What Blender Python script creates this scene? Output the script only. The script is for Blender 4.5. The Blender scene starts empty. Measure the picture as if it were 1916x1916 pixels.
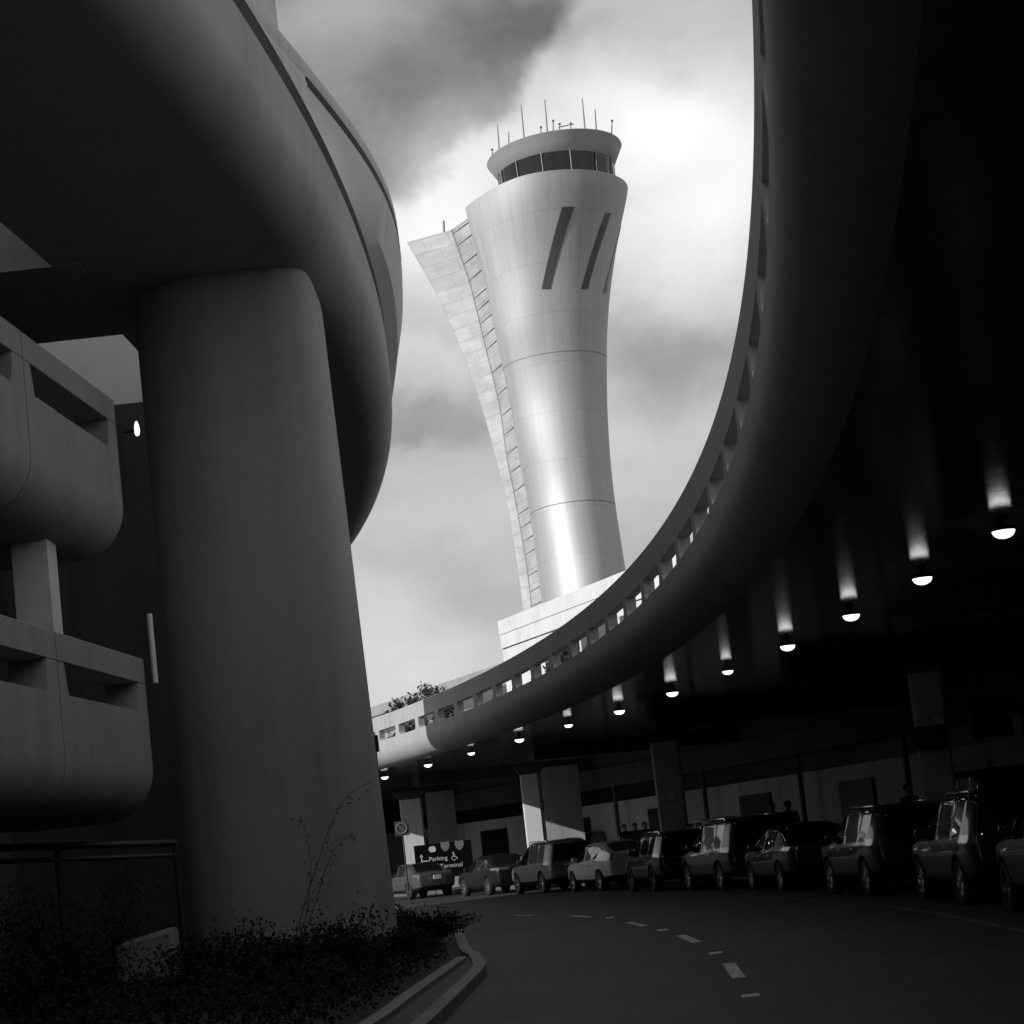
import bpy, bmesh, math, random
import numpy as np
from mathutils import Vector, Matrix

random.seed(7)
rng = random.Random(11)
D2R = math.radians
scene = bpy.context.scene
col = scene.collection

# ------------------------------------------------------------------ camera
FPX, PITCH, ROLL, EYE = 3600.0, D2R(6.0), math.atan(.110), 1.55
SHY = 251.34                                   # vertical lens shift, in photo pixels (photo is 1916 wide)
Fv = Vector((0, math.cos(PITCH), math.sin(PITCH)))
X0 = Vector((1, 0, 0)); U0 = X0.cross(Fv)
Rt = X0 * math.cos(ROLL) - U0 * math.sin(ROLL)
Up = U0 * math.cos(ROLL) + X0 * math.sin(ROLL)
EYEV = Vector((0, 0, EYE))

def ray(px, py):
    return Fv + Rt * ((px - 958) / FPX) - Up * ((py - 958 - SHY) / FPX)

def at(px, py, Y):
    """surveyed point of the photo at distance Y along the road"""
    d = ray(px, py)
    return EYEV + d * (Y / d.y)

def atz(px, py, z):
    d = ray(px, py)
    return EYEV + d * ((z - EYE) / d.z)

cam_d = bpy.data.cameras.new('camera')
cam = bpy.data.objects.new('camera', cam_d)
col.objects.link(cam)
cam_d.sensor_width = 36.0
cam_d.lens = FPX / 1916 * 36.0
cam_d.shift_y = SHY / 1916
cam_d.clip_start = 0.1
cam_d.clip_end = 3000
M = Matrix((Rt, Up, -Fv)).transposed().to_4x4()
M.translation = EYEV
cam.matrix_world = M
scene.camera = cam

# ------------------------------------------------------------------ materials
def new_mat(name):
    m = bpy.data.materials.new(name)
    m.use_nodes = True
    nt = m.node_tree
    return m, nt, nt.nodes['Principled BSDF']

def g(v):
    return (v, v, v, 1)

def ramp(nt, fac, stops):
    r = nt.nodes.new('ShaderNodeValToRGB')
    while len(r.color_ramp.elements) < len(stops):
        r.color_ramp.elements.new(.5)
    for e, (p, v) in zip(r.color_ramp.elements, stops):
        e.position = p; e.color = g(v)
    nt.links.new(fac, r.inputs[0])
    return r.outputs[0]

def noise(nt, vec, scale, detail=6, rough=.6):
    n = nt.nodes.new('ShaderNodeTexNoise')
    n.inputs['Scale'].default_value = scale
    n.inputs['Detail'].default_value = detail
    n.inputs['Roughness'].default_value = rough
    if vec is not None: nt.links.new(vec, n.inputs['Vector'])
    return n.outputs['Fac']

def math_n(nt, op, a, b=None, c=None, clamp=False):
    n = nt.nodes.new('ShaderNodeMath'); n.operation = op; n.use_clamp = clamp
    for i, v in enumerate((a, b, c)):
        if v is None: continue
        if isinstance(v, (int, float)): n.inputs[i].default_value = v
        else: nt.links.new(v, n.inputs[i])
    return n.outputs[0]

def mixc(nt, fac, a, b, mode='MIX'):
    n = nt.nodes.new('ShaderNodeMix'); n.data_type = 'RGBA'; n.blend_type = mode
    for s, v in ((n.inputs[0], fac), (n.inputs[6], a), (n.inputs[7], b)):
        if isinstance(v, (int, float)):
            s.default_value = v if s == n.inputs[0] else g(v)
        else: nt.links.new(v, s)
    return n.outputs[2]

def geo_pos(nt):
    return nt.nodes.new('ShaderNodeNewGeometry').outputs['Position']

def mapping(nt, vec, scale=(1, 1, 1), loc=(0, 0, 0)):
    n = nt.nodes.new('ShaderNodeMapping')
    n.inputs['Scale'].default_value = scale; n.inputs['Location'].default_value = loc
    nt.links.new(vec, n.inputs['Vector'])
    return n.outputs[0]

def bump(nt, bsdf, h, strength=.3, dist=.02):
    b = nt.nodes.new('ShaderNodeBump')
    b.inputs['Strength'].default_value = strength; b.inputs['Distance'].default_value = dist
    nt.links.new(h, b.inputs['Height']); nt.links.new(b.outputs[0], bsdf.inputs['Normal'])

def concrete(name, lo, hi, rough=.85, joint=None, streak=.5, spec=.3):
    """weathered cast concrete; joint = (period, offset) of vertical panel joints along UV.x in metres"""
    m, nt, b = new_mat(name)
    pos = geo_pos(nt)
    n1 = noise(nt, pos, .45, 5)
    n2 = noise(nt, pos, 6.0, 7, .65)
    n3 = noise(nt, mapping(nt, pos, (3.0, 3.0, .16)), 1.0, 6, .65)
    f = math_n(nt, 'ADD', math_n(nt, 'MULTIPLY', n1, .45), math_n(nt, 'MULTIPLY', n2, .2))
    f = math_n(nt, 'ADD', f, math_n(nt, 'MULTIPLY', n3, .35))
    c = ramp(nt, f, [(.30, lo * .8), (.5, (lo + hi) / 2), (.68, hi)])
    st = ramp(nt, n3, [(.28, 1 - streak), (.45, 1.0)])
    c = mixc(nt, 1.0, c, st, 'MULTIPLY')
    if joint:
        uv = nt.nodes.new('ShaderNodeUVMap').outputs[0]
        sp = nt.nodes.new('ShaderNodeSeparateXYZ'); nt.links.new(uv, sp.inputs[0])
        fr = math_n(nt, 'PINGPONG', math_n(nt, 'ADD', sp.outputs[0], joint[1]), joint[0] / 2)
        line = math_n(nt, 'LESS_THAN', fr, .014)
        c = mixc(nt, math_n(nt, 'MULTIPLY', line, .75), c, lo * .15)
    nt.links.new(c, b.inputs['Base Color'])
    b.inputs['Roughness'].default_value = rough
    b.inputs['Specular IOR Level'].default_value = spec
    bump(nt, b, n2, .25, .01)
    return m

def plain(name, v, rough=.5, metal=0.0, spec=.5, var=.15, scale=8.0, coat=0.0, emit=None):
    m, nt, b = new_mat(name)
    n = noise(nt, geo_pos(nt), scale, 4)
    c = ramp(nt, n, [(.3, v * (1 - var)), (.7, v * (1 + var))])
    nt.links.new(c, b.inputs['Base Color'])
    b.inputs['Roughness'].default_value = rough
    b.inputs['Metallic'].default_value = metal
    b.inputs['Specular IOR Level'].default_value = spec
    b.inputs['Coat Weight'].default_value = coat
    b.inputs['Coat Roughness'].default_value = .04
    if emit:
        b.inputs['Emission Color'].default_value = g(1)
        b.inputs['Emission Strength'].default_value = emit
    return m

MT = {}
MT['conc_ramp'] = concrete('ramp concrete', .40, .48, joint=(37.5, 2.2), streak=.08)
MT['conc_left'] = concrete('left ramp concrete', .37, .43, streak=.05)
MT['conc_pier'] = concrete('pier concrete', .27, .34, streak=.10)
MT['conc_garage'] = concrete('garage concrete', .25, .32, joint=(3.45, 0.0), streak=.12)
MT['conc_pale'] = concrete('pale concrete', .60, .70, streak=.08)
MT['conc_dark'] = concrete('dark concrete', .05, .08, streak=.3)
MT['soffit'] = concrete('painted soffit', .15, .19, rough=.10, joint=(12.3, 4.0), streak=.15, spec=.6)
MT['soffit_left'] = MT['conc_left']
MT['column'] = concrete('column concrete', .58, .70, streak=.15)
MT['kerb'] = concrete('kerb concrete', .16, .26, streak=.2)
MT['pave'] = concrete('pavement concrete', .09, .14, streak=.0)
MT['wallpanel'] = concrete('terminal wall panel', .30, .40, streak=.2)
MT['fascia'] = concrete('terminal fascia', .05, .08, streak=.2)
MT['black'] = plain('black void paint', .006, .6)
MT['groove'] = plain('groove sealant', .02, .8)
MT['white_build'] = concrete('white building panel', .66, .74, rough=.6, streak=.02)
MT['grey_build'] = concrete('grey far building', .30, .38, rough=.7, streak=.1)
MT['joint'] = plain('cladding joint', .20, .6)
MT['mast'] = plain('galvanised mast', .12, .55, .2)
MT['slit'] = plain('tower window slit', .07, .25, spec=.4)
MT['cabglass'] = plain('cab glass', .012, .04, spec=.6)
MT['shopglass'] = plain('shopfront glass', .012, .35, spec=.25)
MT['cabroof'] = plain('cab roof paint', .40, .5, var=.05)
MT['mullion'] = plain('cab mullion', .22, .5)
MT['tyre'] = plain('tyre rubber', .018, .8)
MT['rim'] = plain('alloy rim', .45, .25, .9)
MT['rim_dark'] = plain('dark alloy rim', .12, .3, .9)
MT['glass'] = plain('car glass', .008, .03, spec=.65)
MT['glass'].node_tree.nodes['Principled BSDF'].inputs['IOR'].default_value = 2.3
MT['trim'] = plain('black car trim', .015, .5)
MT['lamp_red'] = plain('tail lamp lens', .09, .06, spec=.8, coat=1.0)
MT['lamp_clear'] = plain('head lamp lens', .35, .06, spec=.6, coat=.6)
MT['chrome'] = plain('chrome', .7, .12, 1.0)
MT['plate'] = plain('number plate', .75, .4)
MT['post'] = plain('painted post', .02, .5)
MT['signblack'] = plain('sign board black', .004, .7, spec=.05)
MT['signwhite'] = plain('sign lettering white', .55, .5)
MT['signgrey'] = plain('sign shield grey', .16, .5)
MT['whitepaint'] = plain('white paint', .85, .5)
MT['roadpaint'] = plain('worn road paint', .42, .6, var=.55, scale=9)
MT['edgepaint'] = plain('faded edge line paint', .10, .7, var=.6, scale=7)
MT['reflector'] = plain('road reflector', .5, .3)
MT['bark'] = plain('bark', .06, .9, var=.3)
MT['lampglow'] = plain('lit lamp dome', .8, .4, emit=2.4)
MT['walllamp'] = plain('lit wall lamp', .8, .4, emit=1.2)  # glow standing in for a bright gap
MT['lamprim'] = plain('lamp rim', .02, .5)
MT['skin'] = plain('skin', .25, .6)
MT['cloth_dark'] = plain('dark cloth', .02, .9)
MT['cloth_mid'] = plain('grey cloth', .06, .9)
MT['hair'] = plain('hair', .01, .7)

def foliage_mat(name, lo, hi):
    m, nt, b = new_mat(name)
    n = noise(nt, geo_pos(nt), 3.0, 3)
    c = ramp(nt, n, [(.3, lo), (.7, hi)])
    nt.links.new(c, b.inputs['Base Color'])
    b.inputs['Roughness'].default_value = .8
    b.inputs['Specular IOR Level'].default_value = .12
    return m
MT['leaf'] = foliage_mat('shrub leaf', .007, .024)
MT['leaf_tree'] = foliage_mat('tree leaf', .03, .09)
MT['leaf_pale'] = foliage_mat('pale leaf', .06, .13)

def soil_mat():
    m, nt, b = new_mat('planter soil')
    n = noise(nt, geo_pos(nt), 7.0, 8, .7)
    nt.links.new(ramp(nt, n, [(.3, .012), (.7, .04)]), b.inputs['Base Color'])
    b.inputs['Roughness'].default_value = .95
    bump(nt, b, n, .8, .05)
    return m
MT['soil'] = soil_mat()

def asphalt_mat():
    m, nt, b = new_mat('asphalt')
    pos = geo_pos(nt)
    fine = noise(nt, pos, 70.0, 4, .7)
    mid = noise(nt, pos, 1.3, 6, .65)
    big = noise(nt, pos, .22, 5, .6)
    f = math_n(nt, 'ADD', math_n(nt, 'MULTIPLY', mid, .5), math_n(nt, 'MULTIPLY', big, .5))
    c = ramp(nt, f, [(.32, .026), (.5, .045), (.66, .068)])
    sp = ramp(nt, fine, [(.35, .72), (.65, 1.25)])
    c = mixc(nt, 1.0, c, sp, 'MULTIPLY')
    v = nt.nodes.new('ShaderNodeTexVoronoi'); v.feature = 'DISTANCE_TO_EDGE'
    v.inputs['Scale'].default_value = .22
    wob = nt.nodes.new('ShaderNodeVectorMath'); wob.operation = 'MULTIPLY_ADD'
    nn = nt.nodes.new('ShaderNodeTexNoise'); nn.inputs['Scale'].default_value = 1.4; nn.inputs['Detail'].default_value = 5
    nt.links.new(pos, nn.inputs['Vector'])
    nt.links.new(nn.outputs['Color'], wob.inputs[0]); wob.inputs[1].default_value = (1.6, 1.6, 0)
    nt.links.new(pos, wob.inputs[2]); nt.links.new(wob.outputs[0], v.inputs['Vector'])
    crack = math_n(nt, 'LESS_THAN', v.outputs['Distance'], .0035)
    c = mixc(nt, math_n(nt, 'MULTIPLY', crack, .6), c, .012)
    spots = noise(nt, pos, 2.6, 2, .5)
    c = mixc(nt, ramp(nt, spots, [(.66, 0), (.72, .55)]), c, .02)
    nt.links.new(c, b.inputs['Base Color'])
    b.inputs['Roughness'].default_value = .72
    b.inputs['Specular IOR Level'].default_value = .35
    bump(nt, b, fine, .5, .006)
    return m
MT['asphalt'] = asphalt_mat()

ROUGH, ANISO, AROT = .52, .6, 0.0
def cladding_mat():
    """brushed metal panels of the tower; UV = (arc metres, height metres)"""
    m, nt, b = new_mat('tower metal cladding')
    uv = nt.nodes.new('ShaderNodeUVMap').outputs[0]
    sp = nt.nodes.new('ShaderNodeSeparateXYZ'); nt.links.new(uv, sp.inputs[0])
    u, v = sp.outputs[0], sp.outputs[1]
    vl = math_n(nt, 'LESS_THAN', math_n(nt, 'PINGPONG', u, .4), .016)
    hl = math_n(nt, 'LESS_THAN', math_n(nt, 'PINGPONG', v, 2.35), .035)
    cellu = math_n(nt, 'FLOOR', math_n(nt, 'DIVIDE', u, .8))
    cellv = math_n(nt, 'FLOOR', math_n(nt, 'DIVIDE', v, 4.7))
    cmb = nt.nodes.new('ShaderNodeCombineXYZ'); nt.links.new(cellu, cmb.inputs[0]); nt.links.new(cellv, cmb.inputs[1])
    wn = nt.nodes.new('ShaderNodeTexWhiteNoise'); nt.links.new(cmb.outputs[0], wn.inputs[0])
    c = ramp(nt, wn.outputs['Value'], [(0, .40), (1, .43)])
    n3 = noise(nt, mapping(nt, geo_pos(nt), (.8, .8, .06)), 1.0, 5)
    c = mixc(nt, 1.0, c, ramp(nt, n3, [(.3, .94), (.65, 1.03)]), 'MULTIPLY')
    c = mixc(nt, math_n(nt, 'MULTIPLY', vl, .28), c, .12)
    c = mixc(nt, math_n(nt, 'MULTIPLY', hl, .22), c, .12)
    nt.links.new(c, b.inputs['Base Color'])
    b.inputs['Metallic'].default_value = .5
    r = math_n(nt, 'ADD', math_n(nt, 'MULTIPLY', wn.outputs['Value'], .02), ROUGH)
    nt.links.new(r, b.inputs['Roughness'])
    b.inputs['Anisotropic'].default_value = ANISO; b.inputs['Anisotropic Rotation'].default_value = AROT
    tg = nt.nodes.new('ShaderNodeTangent'); tg.direction_type = 'RADIAL'; tg.axis = 'Z'
    nt.links.new(tg.outputs[0], b.inputs['Tangent'])
    return m
MT['clad'] = cladding_mat()

def panel_mat():
    m, nt, b = new_mat('tower fin panel')
    pos = geo_pos(nt)
    br = nt.nodes.new('ShaderNodeTexBrick')
    br.inputs['Scale'].default_value = 1.0
    br.inputs['Brick Width'].default_value = 2.6; br.inputs['Row Height'].default_value = 1.35
    br.inputs['Mortar Size'].default_value = .03
    br.inputs['Color1'].default_value = g(.56); br.inputs['Color2'].default_value = g(.47); br.inputs['Mortar'].default_value = g(.34)
    nt.links.new(nt.nodes.new('ShaderNodeUVMap').outputs[0], br.inputs['Vector'])
    n = noise(nt, mapping(nt, pos, (.5, .5, 1.6)), .7, 4)
    c = mixc(nt, 1.0, br.outputs[0], ramp(nt, n, [(.35, .80), (.65, 1.05)]), 'MULTIPLY')
    nt.links.new(c, b.inputs['Base Color'])
    b.inputs['Roughness'].default_value = .5
    return m
MT['fin'] = panel_mat()

def car_paint(name, v, lines, metal=.0):
    """lines = positions of the door gaps along the car, in metres"""
    m, nt, b = new_mat(name)
    tc = nt.nodes.new('ShaderNodeTexCoord').outputs['Object']
    sp = nt.nodes.new('ShaderNodeSeparateXYZ'); nt.links.new(tc, sp.inputs[0])
    dirt = noise(nt, tc, 2.5, 5)
    c = ramp(nt, dirt, [(.3, v * .85), (.7, v * 1.1)])
    low = math_n(nt, 'GREATER_THAN', sp.outputs[2], .30)
    tot = None
    for L in lines:
        d = math_n(nt, 'LESS_THAN', math_n(nt, 'ABSOLUTE', math_n(nt, 'SUBTRACT', sp.outputs[0], L)), .010)
        tot = d if tot is None else math_n(nt, 'MAXIMUM', tot, d)
    c = mixc(nt, math_n(nt, 'MULTIPLY', tot, low), c, .004)
    nt.links.new(c, b.inputs['Base Color'])
    b.inputs['Metallic'].default_value = metal
    b.inputs['Roughness'].default_value = .28
    b.inputs['Coat Weight'].default_value = .85
    b.inputs['Specular IOR Level'].default_value = .12
    b.inputs['Coat Roughness'].default_value = .03
    return m

# ------------------------------------------------------------------ mesh helpers
class MB:
    def __init__(self):
        self.v, self.f, self.mi, self.uv, self.sm = [], [], [], {}, []
    def vert(self, p):
        self.v.append(tuple(p)); return len(self.v) - 1
    def face(self, ids, mi=0, uv=None, smooth=False):
        if uv: self.uv[len(self.f)] = uv
        self.f.append(tuple(ids)); self.mi.append(mi); self.sm.append(smooth)
    def quad(self, a, b, c, d, mi=0, uv=None):
        self.face([self.vert(p) for p in (a, b, c, d)], mi, uv)
    def poly(self, pts, mi=0):
        self.face([self.vert(p) for p in pts], mi)
    def box(self, c, s, rot=None, mi=0):
        c = Vector(c); h = Vector(s) / 2
        ids = []
        for k in range(8):
            p = Vector((h.x if k & 1 else -h.x, h.y if k & 2 else -h.y, h.z if k & 4 else -h.z))
            if rot is not None: p = rot @ p
            ids.append(self.vert(c + p))
        for q in ((0, 2, 3, 1), (4, 5, 7, 6), (0, 1, 5, 4), (2, 6, 7, 3), (0, 4, 6, 2), (1, 3, 7, 5)):
            self.face([ids[i] for i in q], mi)
    def loft(self, rings, closed=True, caps=True, mi=0, smooth=True, uvf=None):
        base = [[self.vert(p) for p in r] for r in rings]
        n = len(rings[0])
        for i in range(len(rings) - 1):
            for j in range(n if closed else n - 1):
                k = (j + 1) % n
                uv = None
                if uvf: uv = [uvf(i, j), uvf(i, j + 1), uvf(i + 1, j + 1), uvf(i + 1, j)]
                self.face((base[i][j], base[i][k], base[i + 1][k], base[i + 1][j]), mi, uv, smooth)
        if caps and closed:
            self.face(base[0][::-1], mi); self.face(base[-1], mi)
        return base
    def tube(self, pts, r, n=8, mi=0, caps=True):
        pts = [Vector(p) for p in pts]
        rr = r if isinstance(r, (list, tuple)) else [r] * len(pts)
        rings = []
        for i, p in enumerate(pts):
            t = (pts[min(i + 1, len(pts) - 1)] - pts[max(i - 1, 0)]).normalized()
            a = t.cross(Vector((0, 0, 1)) if abs(t.z) < .9 else Vector((1, 0, 0))).normalized()
            b = t.cross(a)
            rings.append([p + (a * math.cos(2 * math.pi * k / n) + b * math.sin(2 * math.pi * k / n)) * rr[i] for k in range(n)])
        self.loft(rings, mi=mi, caps=caps)
    def lathe(self, prof, c, axis='Z', n=32, mi=0, caps=True):
        """prof = [(radius, height)]"""
        c = Vector(c); rings = []
        for r, h in prof:
            ring = []
            for k in range(n):
                a = 2 * math.pi * k / n
                if axis == 'Z': p = Vector((r * math.cos(a), r * math.sin(a), h))
                elif axis == 'Y': p = Vector((r * math.cos(a), h, r * math.sin(a)))
                else: p = Vector((h, r * math.cos(a), r * math.sin(a)))
                ring.append(c + p)
            rings.append(ring)
        self.loft(rings, mi=mi, caps=caps)
    def build(self, name, mats, parent=None, sharp=35, fix=True):
        me = bpy.data.meshes.new(name)
        me.from_pydata(self.v, [], self.f)
        if not isinstance(mats, (list, tuple)): mats = [mats]
        for m in mats: me.materials.append(m)
        me.polygons.foreach_set('material_index', self.mi)
        if self.uv:
            l = me.uv_layers.new(name='UVMap')
            for fi, uv in self.uv.items():
                for k, li in enumerate(me.polygons[fi].loop_indices): l.data[li].uv = uv[k]
        if fix:
            bm = bmesh.new(); bm.from_mesh(me)
            bmesh.ops.remove_doubles(bm, verts=bm.verts, dist=1e-5)
            bmesh.ops.recalc_face_normals(bm, faces=bm.faces)
            bm.to_mesh(me); bm.free()
        me.polygons.foreach_set('use_smooth', [True] * len(me.polygons))
        me.set_sharp_from_angle(angle=D2R(sharp))
        me.update()
        o = bpy.data.objects.new(name, me)
        col.objects.link(o)
        if parent is not None:
            o.parent = parent
        return o

def place(o, loc):
    """moves a mesh's origin to loc while its geometry stays where it is"""
    loc = Vector(loc)
    o.data.transform(Matrix.Translation(-loc)); o.location = loc
    return o

def tag(o, label=None, cat=None, group=None, kind=None):
    if label: o['label'] = label
    if cat: o['category'] = cat
    if group: o['group'] = group
    if kind: o['kind'] = kind
    return o

def empty(name, loc=(0, 0, 0), rz=0.0):
    o = bpy.data.objects.new(name, None)
    o.empty_display_size = .3
    o.location = loc; o.rotation_euler = (0, 0, rz)
    col.objects.link(o)
    return o

def childmesh(mb, name, mats, root, local=True, sharp=35):
    """builds mb and parents it; local=False when mb holds world coordinates and root only translates"""
    o = mb.build(name, mats, root, sharp)
    if not local: o.data.transform(Matrix.Translation(-Vector(root.location)))
    return o

def copy_tree(o, parent=None):
    c = o.copy(); col.objects.link(c); c.parent = parent
    for ch in list(o.children): copy_tree(ch, c)
    return c

# ------------------------------------------------------------------ the two curved roads: plan geometry
CR, RR = Vector((-116.56, 27.75)), 119.62          # terminal loop (right)
CL, RL = Vector((-91.77, 31.69)), 90.12            # garage ramp (left)

def polar(C, r, s, R):
    a = s / R
    return C.x + r * math.cos(a), C.y + r * math.sin(a)

def pr(r, s, z): x, y = polar(CR, r, s, RR); return Vector((x, y, z))
def pl(r, s, z): x, y = polar(CL, r, s, RL); return Vector((x, y, z))

def sweep(mb, fn, prof, s0, s1, ds, mi=0, closed=True, caps=True):
    """prof = [(r, z)] or a function of s"""
    n = max(2, int(round((s1 - s0) / ds)) + 1)
    rings, S = [], []
    for i in range(n):
        s = s0 + (s1 - s0) * i / (n - 1)
        p = prof(s) if callable(prof) else prof
        rings.append([fn(r, s, z) for r, z in p]); S.append(s)
    p0 = prof(s0) if callable(prof) else prof
    acc = [0]
    for k in range(1, len(p0) + 1):
        a, b = p0[k - 1], p0[k % len(p0)]
        acc.append(acc[-1] + math.hypot(a[0] - b[0], a[1] - b[1]))
    mb.loft(rings, closed=closed, caps=caps, mi=mi, uvf=lambda i, j: (S[i], acc[j]))

def qarc(cx, cz, r, a0, a1, n=8):
    return [(cx + r * math.cos(D2R(a0 + (a1 - a0) * k / n)), cz + r * math.sin(D2R(a0 + (a1 - a0) * k / n))) for k in range(n + 1)]

# ------------------------------------------------------------------ ground, road, kerbs
mb = MB(); mb.quad((-700, -300, -.02), (700, -300, -.02), (700, 900, -.02), (-700, 900, -.02))
tag(mb.build('ground', MT['soil']), kind='structure')
mb = MB()
sweep(mb, pr, [(100.0, 0.0), (125.6, 0.0)], -60, 100, 1.0, closed=False, caps=False)
road = tag(mb.build('road', MT['asphalt']), kind='structure')
mb = MB()
sweep(mb, pr, [(125.6, -.01), (125.6, .15), (150, .15), (150, -.01)], -60, 100, 1.0)
tag(mb.build('pavement', MT['pave']), kind='structure')

def catmull(pts, n=10):
    pts = [Vector(p) for p in pts]; out = []
    for i in range(len(pts) - 1):
        p0, p1, p2, p3 = pts[max(i - 1, 0)], pts[i], pts[i + 1], pts[min(i + 2, len(pts) - 1)]
        for k in range(n):
            t = k / n
            out.append(.5 * ((2 * p1) + (p2 - p0) * t + (2 * p0 - 5 * p1 + 4 * p2 - p3) * t * t + (3 * p1 - p0 - 3 * p2 + p3) * t ** 3))
    out.append(pts[-1]); return out

def strip(mb, pts, w, z0, z1):
    """upright strip (a kerb) along plan points"""
    rings = []
    for i, p in enumerate(pts):
        t = (pts[min(i + 1, len(pts) - 1)] - pts[max(i - 1, 0)]).normalized()
        nrm = Vector((t.y, -t.x, 0)) * (w / 2)
        a, b = p - nrm, p + nrm
        rings.append([Vector((a.x, a.y, z0)), Vector((a.x, a.y, z1)), Vector((a.x * .8 + b.x * .2, a.y * .8 + b.y * .2, z1 + .012)),
                      Vector((a.x * .2 + b.x * .8, a.y * .2 + b.y * .8, z1 + .012)), Vector((b.x, b.y, z1)), Vector((b.x, b.y, z0))])
    mb.loft(rings, smooth=False)

KZ = .13
outer = [atz(px, py, KZ) for px, py in ((788, 1910), (824, 1878), (861, 1842), (891, 1813), (896, 1800), (886, 1784), (868, 1771))]
o0 = outer[0]; outer = [Vector((-2.2, -20, KZ)), Vector((-1.75, 4, KZ)), Vector((-1.42, 13, KZ))] + outer
outer += [Vector((-1.9, 41, KZ)), Vector((-3.2, 50, KZ)), Vector((-6.5, 62, KZ))]
OUT = catmull(outer, 8)
mb = MB(); strip(mb, OUT, .17, -.02, KZ)
tag(mb.build('kerb', MT['kerb']), kind='structure')
inner = [Vector((-3.0, -20, KZ)), Vector((-2.45, 4, KZ)), Vector((-2.05, 13, KZ))] + [atz(px, py, KZ) for px, py in ((699, 1910), (757, 1868), (809, 1831), (862, 1794))]
INN = catmull(inner, 8)
mb = MB(); strip(mb, INN, .17, -.02, KZ + .02)
tag(mb.build('planter_kerb', MT['kerb']), kind='structure')
mb = MB()                                                 # narrow path between the two kerbs
mb.face([mb.vert((p.x, p.y, .09)) for p in OUT if p.y < 30.5] + [mb.vert((p.x, p.y, .09)) for p in INN[::-1]])
tag(mb.build('path', MT['asphalt'], fix=False), kind='structure')
mb = MB()
edge = [p for p in INN] + [p for p in OUT if p.y > 31.5]
n = len(edge)
rows = 14
def bedz(x, y, t):
    return .10 + .22 * min(1, t * 3) + .10 * math.sin(x * 1.3 + y * .7) * min(1, t * 3)
grid = []
for i, p in enumerate(edge):
    row = []
    for k in range(rows):
        t = (k / (rows - 1)) ** 1.6
        x = p.x * (1 - t) + (-16.0) * t
        row.append(mb.vert((x, p.y, bedz(x, p.y, t))))
    grid.append(row)
for i in range(n - 1):
    for k in range(rows - 1):
        mb.face((grid[i][k], grid[i][k + 1], grid[i + 1][k + 1], grid[i + 1][k]))
tag(mb.build('planter_bed', MT['soil']), kind='structure')

# painted markings (children of the road)
def paint_strip(name, pts, w, mat, z=.004):
    mb = MB(); L = []
    for i, p in enumerate(pts):
        t = (pts[min(i + 1, len(pts) - 1)] - pts[max(i - 1, 0)]).normalized()
        nrm = Vector((t.y, -t.x, 0)) * (w / 2)
        L.append((p - nrm, p + nrm))
    for (a, b), (c, d) in zip(L, L[1:]):
        mb.quad((a.x, a.y, z), (b.x, b.y, z), (d.x, d.y, z), (c.x, c.y, z))
    return mb.build(name, mat, road, fix=False)

edge_pts = [Vector((5.30, 8, 0)), Vector((5.38, 16, 0)), Vector((5.42, 22.1, 0)), Vector((5.55, 25.9, 0)), Vector((5.55, 29.8, 0)), Vector((5.38, 33.4, 0)),
            Vector((5.0, 37.4, 0)), Vector((4.5, 42, 0)), Vector((3.76, 47.2, 0)), Vector((2.6, 54, 0)), Vector((1.0, 62, 0)), Vector((-1.5, 71, 0))]
paint_strip('edge_line', catmull(edge_pts, 8), .13, MT['edgepaint'])
dashes = [((1363, 1803), (1383, 1830)), ((1273, 1750), (1303, 1763)), ((1176, 1726), (1207, 1733)), ((1070, 1714), (1107, 1716)), ((963, 1712.5), (998, 1713))]
for (a, b) in dashes:
    A, B = atz(*a, 0), atz(*b, 0)
    paint_strip('lane_dash', [A.lerp(B, k / 4) for k in range(5)], .14, MT['roadpaint'])
refl_px = [((1405, 1864), 'round white road reflector nearest the camera, below the widest lane dash'),
           ((1340, 1784), 'small road reflector just above the widest lane dash'),
           ((1240, 1741), 'small road reflector between the second and third lane dashes'),
           ((1141, 1718), 'faint road reflector between the third and fourth lane dashes')]
for (px, lab) in refl_px:
    p = atz(*px, 0)
    mb = MB()
    mb.loft([[(-.085, -.05, 0), (.085, -.05, 0), (.085, .05, 0), (-.085, .05, 0)], [(-.07, -.03, .018), (.07, -.03, .018), (.07, .03, .018), (-.07, .03, .018)]], smooth=False)
    o = mb.build('road_reflector', MT['reflector']); o.location = (p.x, p.y, .001)
    tag(o, lab, 'road reflector', 'raised road reflectors along the lane line')

# ------------------------------------------------------------------ right: elevated terminal roadway
roadway = empty('elevated_roadway', (0, 60, 0))
tag(roadway, 'curved concrete upper roadway sweeping over the parked cars, slotted parapet along its edge', 'elevated road')
Z_SOF, Z_DECK, Z_TOP = 5.15, 5.95, 7.0
sl0, sl1 = 6.09, 6.475
S0, S1 = -75.0, 84.0
# slab: soffit and deck
mb = MB()
sweep(mb, pr, [(120.301, Z_SOF), (150, Z_SOF), (150, Z_DECK - .05), (120.301, Z_DECK - .05)], S0, S1, 1.0)
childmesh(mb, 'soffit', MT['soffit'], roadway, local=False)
prof = [(120.30, Z_SOF - .003)] + qarc(120.30, Z_SOF - .003 + .68, .68, -90, -180, 10)[1:] + [(119.62, sl0), (119.84, sl0), (119.84, Z_DECK + .02), (120.30, Z_DECK + .02)]
mb = MB()
sweep(mb, pr, prof, S0, S1, .5)
mb2 = mb
sweep(mb2, pr, [(119.62, sl1), (119.62, Z_TOP - .02), (119.64, Z_TOP), (119.82, Z_TOP), (119.84, Z_TOP - .02), (119.84, sl1)], S0, S1, .5)
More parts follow.
